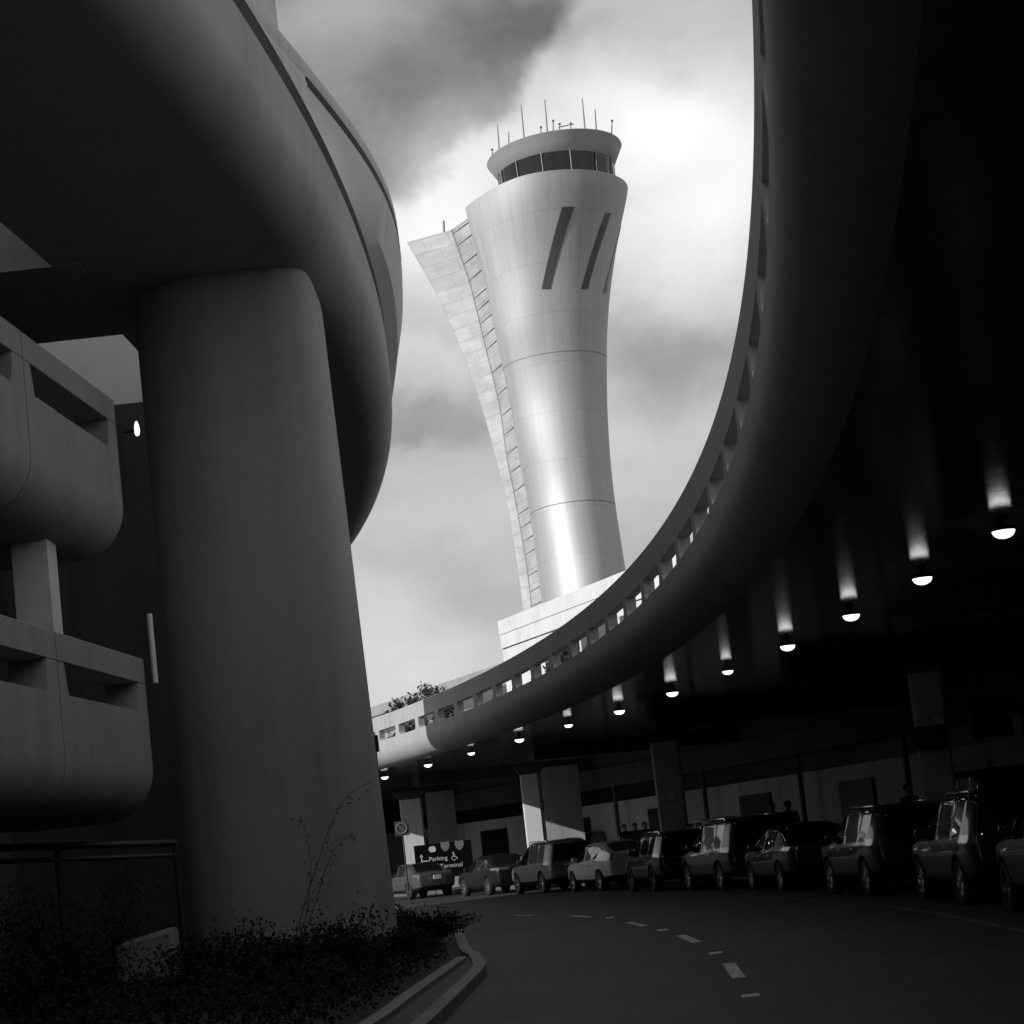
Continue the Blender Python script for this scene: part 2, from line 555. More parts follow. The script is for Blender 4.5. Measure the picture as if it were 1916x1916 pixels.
# posts between the slots
slot_s = [43.9 - 2.53 * k for k in range(-13, 46)]
for s in slot_s:
    a, b = s + 1.06, s + 2.53 - 1.06          # solid from a to b
    out = [(a - .02, sl1), (b + .02, sl1), (b, sl0 + .10), (b + .09, sl0), (a - .09, sl0), (a, sl0 + .10)]
    fr = [pr(119.62, q, z) for q, z in out]; bk = [pr(119.84, q, z) for q, z in out]
    for k in range(len(out)):
        if k in (0, 3): continue
        k2 = (k + 1) % len(out)
        mb2.quad(fr[k], fr[k2], bk[k2], bk[k], uv=[(a + .1, 1)] * 4)
    mb2.face([mb2.vert(p) for p in fr], uv=[(q, z) for q, z in out])
    mb2.face([mb2.vert(p) for p in bk[::-1]], uv=[(q, z) for q, z in out[::-1]])
childmesh(mb2, 'parapet', MT['conc_ramp'], roadway, local=False, sharp=30)
mb = MB()
sweep(mb, pr, [(119.9, Z_DECK + .024), (150, Z_DECK + .024)], S0, S1, 1.0, closed=False, caps=False)
childmesh(mb, 'road_surface', MT['asphalt'], roadway, local=False)
# soffit ribs (transverse beams) give the underside its slabs
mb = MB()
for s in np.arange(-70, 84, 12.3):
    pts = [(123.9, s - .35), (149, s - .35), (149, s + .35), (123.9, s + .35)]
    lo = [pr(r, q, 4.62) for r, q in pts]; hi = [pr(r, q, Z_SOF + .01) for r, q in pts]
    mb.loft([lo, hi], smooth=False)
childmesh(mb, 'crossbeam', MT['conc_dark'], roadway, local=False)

# ceiling lamps
lamp_px = [(1878, 1000), (1726, 1088), (1593, 1157), (1474, 1214), (1362, 1262), (1258, 1301), (1159, 1335), (1064, 1362), (972, 1388), (882, 1414), (801, 1435), (720, 1458)]
def make_lamp():
    r = empty('ceiling_lamp')
    m1 = MB(); m1.lathe([(.05, 0), (.05, .07), (.10, .08), (.10, .10)], (0, 0, 0), n=16)
    childmesh(m1, 'stem', MT['lamprim'], r)
    m1 = MB(); m1.lathe([(.225, -.075), (.232, -.06), (.225, -.03), (.10, .0), (.05, .01)], (0, 0, 0), n=28)
    childmesh(m1, 'rim', MT['lamprim'], r)
    m1 = MB(); m1.lathe([(.215, -.076), (.20, -.105), (.165, -.14), (.10, -.165), (.03, -.175), (.001, -.176)], (0, 0, 0), n=28)
    childmesh(m1, 'dome', MT['lampglow'], r)
    return r
proto = make_lamp()
lamp_lab = ['bright dome ceiling lamp at the right edge, largest of the row', 'second largest dome ceiling lamp, left of the biggest one', 'third dome ceiling lamp from the right in the row under the roadway',
            'fourth dome ceiling lamp from the right, between a bright one and a dim one', 'dim small dome ceiling lamp above the column with a round sign, weaker than both neighbours', 'bright dome ceiling lamp just right of the dim one over the column',
            'dome ceiling lamp above the dark roof of the boxy small car', 'dome ceiling lamp above the white hatchback', 'bright dome ceiling lamp over the column with the sunlit edge', 'small dim dome ceiling lamp third from the left end',
            'dome ceiling lamp second from the left end above the sunlit column', 'last dome ceiling lamp at the left, half hidden behind the big pier']
lamp_lab[5] = 'bright dome ceiling lamp just left of the dim one over the column'
lamp_lab[4] = 'dim dome ceiling lamp fifth from the right, weaker than both neighbours'
zl = Z_SOF - .10
for i, p in enumerate(lamp_px):
    o = proto if i == 0 else copy_tree(proto)
    q = atz(p[0], p[1] - 3, zl - .10)
    o.location = (q.x, q.y, zl)
    o.scale = (.58, .58, .8) if i in (4, 7, 9) else (.70, .70, 1)
    tag(o, lamp_lab[i], 'ceiling lamp', 'dome lamps under the elevated roadway')

# ------------------------------------------------------------------ columns, pier walls and terminal front under the roadway
def column(px0, px1, pyb, Y, lab, depth=.8, top=4.62, name='concrete_column', w=None):
    a = at(px0, pyb, Y); b = at(px1, pyb, Y)
    cx, w = (a.x + b.x) / 2, abs(b.x - a.x)
    ang = math.atan2(Y - CR.y, cx - CR.x) * .6 - .28
    r = empty(name, (cx, Y + depth / 2, .15), ang)
    m1 = MB()
    ch = .05
    def ring(sx, sy, z):
        x, y = sx / 2, sy / 2
        return [(-x + ch, -y, z), (x - ch, -y, z), (x, -y + ch, z), (x, y - ch, z), (x - ch, y, z), (-x + ch, y, z), (-x, y - ch, z), (-x, -y + ch, z)]
    m1.loft([ring(w, depth, 0), ring(w, depth, top - .15 - .35)], smooth=False)
    childmesh(m1, 'shaft', MT['column'], r)
    m1 = MB()
    m1.loft([ring(w, depth, top - .5), ring(w + .5, depth + .4, top - .18), ring(w + .5, depth + .4, top - .151)], smooth=False)
    childmesh(m1, 'capital', MT['fascia'], r)
    tag(r, lab, 'column', 'columns under the elevated roadway')
    return r
column(1735, 1797, 1480, 40, 'tall grey concrete column at the right with two sign boxes mounted on it')
column(1238, 1290, 1550, 58, 'concrete column with a round sign and a small sunlit triangle at its foot')
column(985, 1020, 1560, 72, 'narrow concrete column with a bright sunlit edge behind the pale wagon')
column(757, 798, 1600, 86, 'brightly sunlit column beside the black direction sign')

mb = MB()
a, b = at(1024, 1560, 73), at(1096, 1560, 73)
mb.box(((a.x + b.x) / 2, 74.6, 2.35), (b.x - a.x, .5, 4.4))
tag(place(mb.build('pier_wall', MT['wallpanel']), ((a.x + b.x) / 2, 74.6, .15)), 'wide concrete pier wall right of the narrow sunlit column', 'wall')
mb = MB()
a, b = at(802, 1560, 88), at(856, 1560, 88)
mb.box(((a.x + b.x) / 2, 88.4, 2.35), (b.x - a.x, .5, 4.4))
tag(place(mb.build('pier_wall', MT['wallpanel']), ((a.x + b.x) / 2, 88.4, .15)), 'grey concrete wall behind the black direction sign', 'wall')

term = empty('terminal_building', (12, 60, .15))
tag(term, 'dark terminal front with pale wall panels behind the parked cars under the roadway', 'building')
mb = MB()
sweep(mb, pr, [(132.2, .15), (132.2, 3.1), (132.6, 3.1), (132.6, .15)], -60, 90, 1.0)
childmesh(mb, 'wall', MT['wallpanel'], term, local=False)
mb = MB()
sweep(mb, pr, [(132.6, 3.0), (132.6, 3.75), (133.0, 3.75), (133.0, 3.0)], -60, 90, 1.0)
childmesh(mb, 'window_band', MT['shopglass'], term, local=False)
mb = MB()
sweep(mb, pr, [(131.9, 3.75), (131.9, 4.6), (132.1, 4.6), (132.1, Z_SOF + .02), (132.6, Z_SOF + .02), (132.6, 3.75)], -60, 90, 1.0)
childmesh(mb, 'fascia', MT['fascia'], term, local=False)
for s in np.arange(-50, 90, 7.4):                   # door openings, pipes
    m1 = MB()
    m1.loft([[pr(r, q, z) for r, q in ((132.08, s), (132.19, s), (132.19, s + 2.3), (132.08, s + 2.3))] for z in (.16, 2.6)], smooth=False)
    childmesh(m1, 'door', MT['shopglass'], term, local=False)
for s in np.arange(-46, 90, 7.4):
    m1 = MB(); m1.tube([pr(131.6, s, .16), pr(131.6, s, 3.76)], .09)
    childmesh(m1, 'post', MT['fascia'], term, local=False)
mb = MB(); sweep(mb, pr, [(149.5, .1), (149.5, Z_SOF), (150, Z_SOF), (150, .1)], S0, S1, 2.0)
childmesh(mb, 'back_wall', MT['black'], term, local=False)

# ------------------------------------------------------------------ left: garage ramp overhead
ramp2 = empty('garage_ramp', (0, 40, 0))
tag(ramp2, 'dark curved ramp overhead at upper left with rounded underside edge on the thick pier', 'elevated road')
ZB = 9.95
T0, T1 = -60.0, 26.0
RI = 86.45
mb = MB()
prof = [(RI, ZB + 1.6), (RI, ZB), (RL - 2.4, ZB), (RL - .70, ZB)] + qarc(RL - .70, ZB + .70, .70, -90, 0, 12)[1:] + [(RL, 11.32), (RL - 1.10, 11.32)]
sweep(mb, pl, prof, T0, T1, .5)
childmesh(mb, 'deck', MT['conc_left'], ramp2, local=False)
mb = MB()
sweep(mb, pl, [(RL - .42, 11.315), (RL - .42, 11.60), (RL - .6, 11.60), (RL - .6, 11.315)], T0, T1, .5)
childmesh(mb, 'shadow_gap', MT['groove'], ramp2, local=False)
par_px = [(520, 50), (560, 100), (640, 200), (700, 290), (735, 370), (746, 440), (750, 500), (748, 560), (740, 610)]
ss, rr = [], []
for p in par_px:
    q = atz(*p, 13.05)
    rr.append(math.hypot(q.x - CL.x, q.y - CL.y)); ss.append(math.atan2(q.y - CL.y, q.x - CL.x) * RL)
ss = [T0, ss[0] - 1.2] + ss + [ss[-1] + 4, T1]
rr = [89.45, 89.55] + rr + [rr[-1] + .02, rr[-1] - .3]
def rpar(s):
    return sum(float(np.interp(s + .35 * k, ss, rr)) * w_ for k, w_ in zip(range(-5, 6), (1, 2, 3, 4, 5, 6, 5, 4, 3, 2, 1))) / 36.0
def par_prof(s):
    R = rpar(s)
    return [(RL, 11.59), (RL + (R - RL) * .55, 11.8), (R - .02, 12.45), (R, 12.70), (R - .02, 12.74), (R - .02, 12.80), (R, 12.84), (R, 13.02), (R - .03, 13.05), (min(RL, R) - .5, 13.05), (min(RL, R) - .5, 11.59)]
mb = MB(); sweep(mb, pl, par_prof, T0, T1, .4)
childmesh(mb, 'parapet', MT['conc_pale'], ramp2, local=False, sharp=28)
def slot_prof(s):
    R = rpar(s); return [(R + .004, 12.66), (R + .004, 12.80), (R - .05, 12.80), (R - .05, 12.66)]
sA = ss[2] + 1.2
mb = MB(); sweep(mb, pl, slot_prof, sA, sA + 8.5, .3)
childmesh(mb, 'rail_slot', MT['groove'], ramp2, local=False)
mb = MB()                                            # connector slab between ramp and garage
mb.box((-10.0, 26.75, ZB + .5), (9.6, 3.5, 1.04))
childmesh(mb, 'connector_slab', MT['soffit_left'], ramp2, local=False)

lp = at(512, 20, 25.6)
pole = empty('lamp_post', (lp.x - .12, 25.6, 13.05))
tag(pole, 'lamp post standing on the left ramp parapet at the top edge, cut by the frame', 'lamp post')
m1 = MB(); m1.tube([(0, 0, 0), (0, 0, 2.6)], [.16, .13], 12); childmesh(m1, 'pole', MT['conc_pale'], pole)
m1 = MB(); m1.box((.14, 0, .62), (.42, .22, .07)); m1.box((.05, 0, .55), (.1, .1, .1)); childmesh(m1, 'fixture', MT['column'], pole)

# the big pier
pier = empty('bridge_pier', (-3.4, 27.2, 0))
tag(pier, 'massive rounded grey concrete pier carrying the left ramp, tapering upwards', 'pier')
def srect(w, d, z, cx, cy, p0=3.2, n=96):
    out = []
    for k in range(n):
        a = 2 * math.pi * k / n
        c, s = math.cos(a), math.sin(a)
        if isinstance(p0, tuple): p = p0[0] if c < 0 else p0[1]
        else: p = p0
        out.append((cx + w / 2 * math.copysign(abs(c) ** (2 / p), c), cy + d / 2 * math.copysign(abs(s) ** (2 / p), s), z))
    return out
rows = []
for z, pxl, pxr, py in ((0.0, 345, 744, 1830), (1.0, 342, 738, 1775), (3.0, None, None, None), (9.2, 226, 588, 545)):
    if pxl is None: continue
    a, b = at(pxl, py, 26.2), at(pxr, py, 26.75)
    rows.append((a.z if z > 0 else 0.0, a.x, b.x))
z0, l0, r0 = rows[0]; z1, l1, r1 = rows[1]; z2, l2, r2 = rows[2]
def pier_lr(z):
    t = (z - z1) / (z2 - z1); return l1 + (l2 - l1) * t, r1 + (r2 - r1) * t
rings = []
for z in (0, .5, 1.5, 3, 5, 7, 8.6, 9.5, 9.75, 9.85, 9.92, 9.98):
    l, r_ = pier_lr(z); sh = 0.0
    if z > 9.7: sh = .10 * (1 - math.sqrt(max(0, 1 - ((z - 9.7) / .285) ** 2)))
    rings.append(srect((r_ - l) - 2 * sh, 2.3 - 2 * sh, z, (l + r_) / 2, 27.2, (2.1, 5.5)))
mb = MB(); mb.loft(rings)
childmesh(mb, 'shaft', MT['conc_pier'], pier, local=False, sharp=60)

# ------------------------------------------------------------------ left: parking garage
gar = empty('parking_garage', (-6, 20, 0))
tag(gar, 'concrete parking garage at the left with two rounded parapets and long slots', 'parking garage')
GA, GB = Vector((-5.05, 19.3, 0)), Vector((-4.66, 24.2, 0))
gdir = (GB - GA).normalized(); gn = Vector((gdir.y, -gdir.x, 0))      # gn points to the street
def gp(s, o, z):
    """s = metres back from the garage's far end, o = metres out from the face"""
    p = GB - gdir * s + gn * o
    return Vector((p.x, p.y, z))
PLEN = 3.45
def g_parapet(top, send):
    mb = MB()
    zt, zo1, zo0 = top, top - .33, top - .66
    def band(prof, s0, s1):
        n = 2; rings = []
        for i in range(n):
            s = s0 + (s1 - s0) * i / (n - 1); rings.append([gp(s, o, z) for o, z in prof])
        acc = [0.0]
        for k in range(1, len(prof) + 1):
            a, b = prof[k - 1], prof[k % len(prof)]; acc.append(acc[-1] + math.hypot(a[0] - b[0], a[1] - b[1]))
        S = [s0 - send, s1 - send]
        mb.loft(rings, uvf=lambda i, j: (S[i], acc[j]))
    low = [(-.42, zo0), (0, zo0 - .03), (0, top - 1.38)] + qarc(-.64, top - 1.38, .64, 0, -90, 10)[1:] + [(-1.6, top - 2.02), (-1.6, top - 1.2), (-.42, top - 1.2)]
    up = [(-.02, zo1), (0, zo1 + .01), (0, zt - .02), (-.02, zt), (-.40, zt), (-.42, zt - .02), (-.42, zo1)]
    band(low, send, 40.0); band(up, send, 40.0)
    s = send
    while s < 40:
        for a, b in ((s, s + .34), (s + PLEN - .22, s + PLEN)):
            first = a == s
            out = [(a, zo0 - .03), (b + (.10 if first else 0), zo0 - .03), (b, zo1), (a, zo1)]
            if not first: out = [(a - .10, zo0 - .03), (b, zo0 - .03), (b, zo1), (a, zo1)]
            fr = [gp(q, 0, z) for q, z in out]; bk = [gp(q, -.42, z + (.03 if z < zo1 else 0)) for q, z in out]
            for k in (1, 3):
                mb.quad(fr[k], fr[(k + 1) % 4], bk[(k + 1) % 4], bk[k], uv=[(a - send + .15, 1)] * 4)
            mb.face([mb.vert(p) for p in fr], uv=[(q - send, z) for q, z in out])
            mb.face([mb.vert(p) for p in bk[::-1]], uv=[(q - send, z) for q, z in out[::-1]])
        s += PLEN
    return mb
childmesh(g_parapet(4.45, 0.0), 'parapet', MT['conc_garage'], gar, local=False, sharp=30)
childmesh(g_parapet(7.75, .30), 'parapet', MT['conc_garage'], gar, local=False, sharp=30)
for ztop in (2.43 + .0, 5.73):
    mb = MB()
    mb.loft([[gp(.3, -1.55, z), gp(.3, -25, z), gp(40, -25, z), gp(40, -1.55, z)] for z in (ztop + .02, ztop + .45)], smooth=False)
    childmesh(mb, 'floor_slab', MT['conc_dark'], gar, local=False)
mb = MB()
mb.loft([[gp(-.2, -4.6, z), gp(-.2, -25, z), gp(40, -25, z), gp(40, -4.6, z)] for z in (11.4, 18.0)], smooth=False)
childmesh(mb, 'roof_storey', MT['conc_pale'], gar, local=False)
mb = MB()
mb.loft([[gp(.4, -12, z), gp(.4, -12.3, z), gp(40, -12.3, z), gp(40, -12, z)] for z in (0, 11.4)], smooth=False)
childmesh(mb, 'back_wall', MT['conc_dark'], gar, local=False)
mb = MB()
mb.loft([[gp(.5, -2.2, z), gp(.8, -2.2, z), gp(.8, -12, z), gp(.5, -12, z)] for z in (0, 11.4)], smooth=False)
childmesh(mb, 'end_wall', MT['conc_dark'], gar, local=False)
for k, s in enumerate((1.8, 8.7, 15.6, 22.5, 29.4)):
    for zb_, zt_ in ((2.88, 5.75),):
        mb = MB(); c = gp(s, -.70, (zb_ + zt_) / 2)
        mb.box(c, (.42, .45, zt_ - zb_))
        childmesh(mb, 'column', MT['white_build'], gar, local=False)
mb = MB(); mb.box((-84, 101, 4.4), (140, 18, 8.8)); childmesh(mb, 'far_wing', MT['conc_dark'], gar, local=False)  # unseen dark block added for the car sides to reflect
pa, pb = at(284, 1148, 25.2), at(291, 1278, 25.2)
dp = empty('downpipe', (pb.x, 25.2, pb.z))  # white tube added in place of a column's sunlit face
tag(dp, 'thin white downpipe between the garage end and the big pier', 'pipe')
m1 = MB(); m1.tube([(0, 0, 0), (0, 0, pa.z - pb.z)], .038, 10); childmesh(m1, 'pipe', MT['whitepaint'], dp)
for zz in (.1, pa.z - pb.z - .1):
    m1 = MB(); m1.box((0, .03, zz), (.10, .05, .03)); childmesh(m1, 'bracket', MT['mast'], dp)

stair = empty('stair_tower', (-8.6, 37, 0))
tag(stair, 'plain concrete stair tower seen between the garage and the big pier', 'building')
mb = MB(); mb.box((-10.2, 37.5, 5.45), (7.8, 2.0, 10.9)); childmesh(mb, 'lower_wall', MT['conc_dark'], stair, local=False)  # dark material paints the shade on the lower part of one wall
mb = MB(); mb.box((-10.2, 37.5, 14.9), (7.78, 1.98, 7.98)); childmesh(mb, 'upper_wall', MT['white_build'], stair, local=False)  # pale material paints the light on the upper part
mb = MB(); mb.box((-11, 30.4, 8.2), (2.4, 12.4, 16.4)); childmesh(mb, 'wing', MT['conc_dark'], stair, local=False)  # unseen box added to keep skylight off the pier's left side
mb = MB(); mb.box((-11.8, 49.2, 9.2), (4.6, 21.3, 18.4)); childmesh(mb, 'rear_wing', MT['conc_dark'], stair, local=False)  # unseen box added to throw shade on the columns and roadway
q = at(256, 802, 25.3)
wl = empty('wall_lamp', q)  # glow added for a bright gap; no lamp stands here
tag(wl, 'small bright wall lamp in the gap beside the big pier', 'lamp')
m1 = MB(); m1.lathe([(.012, -.10), (.03, -.085), (.04, -.02), (.03, .05), (.012, .10)], (0, 0, 0), n=14); childmesh(m1, 'globe', MT['walllamp'], wl)
m1 = MB(); m1.box((-.10, 0, -.02), (.14, .05, .04)); childmesh(m1, 'bracket', MT['post'], wl)

# unseen block added behind the camera to shade the street and bounce light
lk = empty('link_building', (0, -30, 0))
tag(lk, 'concrete link building across the street behind the viewer', 'building')
m1 = MB(); m1.box((0, -34, 4.25), (190, 8, 8.5)); childmesh(m1, 'wall', MT['white_build'], lk, local=False)
m1 = MB(); m1.box((0, -34, 8.7), (190.6, 8.6, .5)); childmesh(m1, 'roof', MT['conc_pale'], lk, local=False)

# guard rail and low block in the planter
r0_, r1_ = at(-40, 1588, 22.5), at(328, 1577, 25.0)
gr = empty('guard_rail', (r1_.x, r1_.y, .2))
tag(gr, 'dark metal guard rail in front of the garage planting', 'railing')
m1 = MB(); A = Vector(r0_) - Vector(gr.location); B = Vector(r1_) - Vector(gr.location)
A = A + (A - B) * 1.5
m1.tube([A, B], .045, 8); m1.tube([A - Vector((0, 0, .16)), B - Vector((0, 0, .16))], .03, 8); childmesh(m1, 'rail', MT['post'], gr)
for t in (0, .25, .5, .75, 1):
    m1 = MB(); p = A.lerp(B, t); m1.tube([p, (p.x, p.y, 0)], .045, 8); childmesh(m1, 'post', MT['post'], gr)
q = at(292, 1765, 23.4)
mb = MB()
mb.loft([[(-.34, -.3, 0), (.30, -.3, 0), (.30, .3, 0), (-.34, .3, 0)], [(-.34, -.3, .40), (.30, -.3, .50), (.30, .3, .50), (-.34, .3, .40)], [(-.22, -.2, .46), (.28, -.26, .56), (.28, .26, .56), (-.22, .2, .46)]], smooth=False)
o = mb.build('concrete_block', MT['kerb']); o.location = (q.x, 23.0, .52)
tag(o, 'low concrete block with a sloped top at the left foot of the big pier', 'block')

# ------------------------------------------------------------------ plants
def leaf_cloud(mb, pts, size, mi=0, r=rng):
    for p in pts:
        d = Vector((r.gauss(0, 1), r.gauss(0, 1), r.gauss(0, 1))).normalized()
        e = d.cross(Vector((r.gauss(0, 1), r.gauss(0, 1), r.gauss(0, 1)))).normalized()
        s = size * r.uniform(.6, 1.4)
        p = Vector(p); a, b = d * s, e * s * .45
        i = [mb.vert(q) for q in (p - a, p - b * 1.0 + a * .1, p + a, p + b + a * .1)]
        mb.face(i, mi)

def shrub(loc, rad, h, nl, label, name='shrub', cat='shrub', group='shrubs in the planting bed', leaf='leaf', size=.03):
    root = empty(name, loc)
    m1 = MB(); pts = []
    tips = []
    for k in range(9):
        a = rng.uniform(0, 6.28); t = rng.uniform(.3, 1)
        tip = Vector((math.cos(a) * rad * t, math.sin(a) * rad * t, h * rng.uniform(.55, 1.0)))
        tips.append(tip)
        m1.tube([(0, 0, 0), tip * .5 + Vector((0, 0, h * .12)), tip], [.014, .009, .004], 5)
    childmesh(m1, 'stem', MT['bark'], root)
    m1 = MB()
    for k in range(int(nl * 2.4)):
        tip = rng.choice(tips); t = rng.uniform(.25, 1.05)
        pts.append(tip * t + Vector((rng.gauss(0, rad * .17), rng.gauss(0, rad * .17), rng.gauss(0, h * .12) + h * .08)))
    leaf_cloud(m1, pts, size)
    o = m1.build('foliage', MT[leaf], root, fix=False)
    tag(root, label, cat, group)
    return root
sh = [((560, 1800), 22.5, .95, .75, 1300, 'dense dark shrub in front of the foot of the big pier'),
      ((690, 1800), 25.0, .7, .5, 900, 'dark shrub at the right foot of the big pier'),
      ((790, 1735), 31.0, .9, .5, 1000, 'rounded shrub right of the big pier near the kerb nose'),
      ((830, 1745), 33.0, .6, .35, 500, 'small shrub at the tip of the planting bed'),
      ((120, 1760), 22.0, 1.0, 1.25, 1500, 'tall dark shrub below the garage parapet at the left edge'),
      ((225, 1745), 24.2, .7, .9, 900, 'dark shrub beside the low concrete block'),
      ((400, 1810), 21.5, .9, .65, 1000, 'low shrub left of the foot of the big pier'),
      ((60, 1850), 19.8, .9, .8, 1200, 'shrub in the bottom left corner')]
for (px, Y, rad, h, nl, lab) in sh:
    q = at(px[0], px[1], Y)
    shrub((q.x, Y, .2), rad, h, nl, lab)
m1 = MB(); pts = []
for k in range(34000):
    y = rng.uniform(15, 36)
    lim = float(np.interp(y, [p.y for p in INN] + [31.5, 33.5, 41], [p.x for p in INN] + [-1.5, -1.6, -2.1])) - .12
    x = lim - abs(rng.gauss(0, 1.0)) * 2.4 - rng.uniform(0, .3)
    if x < -9: continue
    hh = .18 + .22 * (math.sin(x * 2.1 + 1) * math.sin(y * 1.7) + 1) * min(1, (lim - x) * 1.5)
    pts.append((x, y, .12 + .2 * min(1, (lim - x)) + rng.uniform(0, hh)))
leaf_cloud(m1, pts, .03)
tag(m1.build('ground_cover', MT['leaf'], fix=False), kind='stuff', label='low dark leafy ground cover filling the planting bed', cat='ground cover')

def tall_weed(px_list, Y, label):
    P = [at(px, py, Y) for px, py in px_list]
    P = catmull(P, 8)
    root = empty('tall_weed', (P[0].x, Y, .3))
    off = Vector(root.location)
    m1 = MB(); m1.tube([p - off for p in P], [.008 * (1 - .7 * i / len(P)) for i in range(len(P))], 6)
    childmesh(m1, 'stem', MT['bark'], root)
    m1 = MB(); pts = []
    for i, p in enumerate(P):
        if i < 5: continue
        for k in range(2):
            pts.append(p - off + Vector((rng.gauss(0, .05), rng.gauss(0, .04), -abs(rng.gauss(0, .06)))))
    leaf_cloud(m1, pts, .024); m1.build('foliage', MT['leaf_pale'], root, fix=False)
    tag(root, label, 'plant', 'tall weeds in front of the big pier')
tall_weed([(548, 1780), (570, 1690), (600, 1600), (622, 1535), (655, 1485), (700, 1460)], 25.2, 'tall arching weed whose tip reaches the right edge of the big pier')
tall_weed([(556, 1780), (575, 1700), (582, 1630), (575, 1570), (560, 1525)], 25.15, 'shorter upright weed against the big pier')
tall_weed([(560, 1780), (590, 1690), (612, 1620), (640, 1570), (662, 1560)], 25.1, 'weed bending right halfway up against the big pier')

def tree(loc, h, rad, label, nl=1500):
    root = empty('broadleaf_tree', loc)
    m1 = MB(); pts = []
    m1.tube([(0, 0, 0), (.1, 0, h * .35), (0, .1, h * .8)], [.2, .15, .05], 10)
    tips = []
    for k in range(26):
        a = rng.uniform(0, 6.28); t = rng.uniform(.2, 1)
        tip = Vector((math.cos(a) * rad * t, math.sin(a) * rad * t, h * rng.uniform(.5, .98)))
        tips.append(tip)
        m1.tube([(0, 0, h * rng.uniform(.3, .55)), tip * .6 + Vector((0, 0, h * .2)), tip], [.07, .045, .015], 6)
    childmesh(m1, 'trunk', MT['bark'], root)
    m1 = MB()
    for k in range(nl):
        tip = rng.choice(tips)
        pts.append(tip + Vector((rng.gauss(0, .24), rng.gauss(0, .24), rng.gauss(0, .2))))
    leaf_cloud(m1, pts, .10); m1.build('crown', MT['leaf_tree'], root, fix=False)
    tag(root, label, 'tree', 'trees beyond the roadway parapet')
q = at(775, 1285, 104); tree((q.x, 104, 0), q.z + .1, 1.5, 'bushy dark tree whose crown shows above the sunlit parapet', 6000)
q = at(822, 1288, 110); tree((q.x, 110, 0), q.z, 1.0, 'smaller tree right of the bushy one above the sunlit parapet', 3000)
q = at(1062, 1175, 120); tree((q.x, 120, 0), q.z, 2.1, 'tree in front of the white building, seen through the parapet slots', 6000)

# ------------------------------------------------------------------ control tower
YT = 184.0
tower = empty('control_tower', (at(1085, 1100, YT).x, YT, 0))
tag(tower, 'flared pale metal airport control tower with fin and dark glass cab', 'control tower')
def curve(pts, Y):
    q = [at(px, py, Y) for px, py in pts]
    q = sorted([(p.z, p.x) for p in q])
    return np.array([a for a, b in q]), np.array([b for a, b in q])
def smooth_i(z, zs, xs):
    # C1 monotone-ish cubic through the surveyed points
    return float(np.interp(z, zs, xs)) * .5 + .25 * (float(np.interp(z - 1.6, zs, xs)) + float(np.interp(z + 1.6, zs, xs)))
Rz, Rx = curve([(1190, 1200), (1170, 1065), (1158, 990), (1149, 930), (1141, 850), (1136, 760), (1135, 650), (1139, 570), (1149, 490), (1162, 420), (1173, 370), (1179, 345)], YT)
Lz, Lx = curve([(1022, 1200), (1014, 1135), (1005, 1060), (988, 940), (969, 850), (955.5, 760), (933, 655), (910, 540), (893, 475), (879, 430), (872, 395), (865, 360)], YT)
z_top = at(1075, 317, YT - 7.4).z
z_bot = 8.0
NA = 96
def body_pt(z, th, off=0.0):
    """th: 0 = right limb, 90 = towards the street (camera side), 180 = left limb"""
    xr, xl = smooth_i(z, Rz, Rx), smooth_i(z, Lz, Lx)
    w = xr - xl
    r = w * .5 * .97
    flare = max(0.0, min(1.0, (z - (z_top - 14)) / 14.0))
    cx = xr - r
    c, s = math.cos(th), math.sin(th)
    a = r + off
    if c < 0: a = (cx - xl) + off
    if c < 0:
        y = (r + off) * math.copysign((1 - flare) * math.sqrt(max(0, 1 - c * c)) + flare * (1 - abs(c) ** 2.2), s)
    else:
        y = (r + off) * s
    if s > 0: y *= 1 + .80 * max(0.0, (48.0 - z) / 26.0) ** 1.6  # front bulge low down, shaped to catch the sun highlight
    return Vector((cx + a * c, YT - y, z))
zs_rows = list(np.linspace(z_bot, z_top, 70))
rings = [[body_pt(z, 2 * math.pi * k / NA) for k in range(NA)] for z in zs_rows]
mb = MB()
mb.loft(rings, caps=True, uvf=lambda i, j: (2 * math.pi * j / NA * 5.0, zs_rows[i]))
childmesh(mb, 'shaft', MT['clad'], tower, local=False, sharp=50)
# heavier ring joints
for py in (655, 940):
    mb = MB()
    zr = at(1060, py, YT - 5.2).z
    rr_ = [[body_pt(zr + dz, 2 * math.pi * k / NA, .02) for k in range(NA)] for dz in (-.035, .035)]
    mb.loft(rr_, caps=False)
    childmesh(mb, 'ring_joint', MT['joint'], tower, local=False)
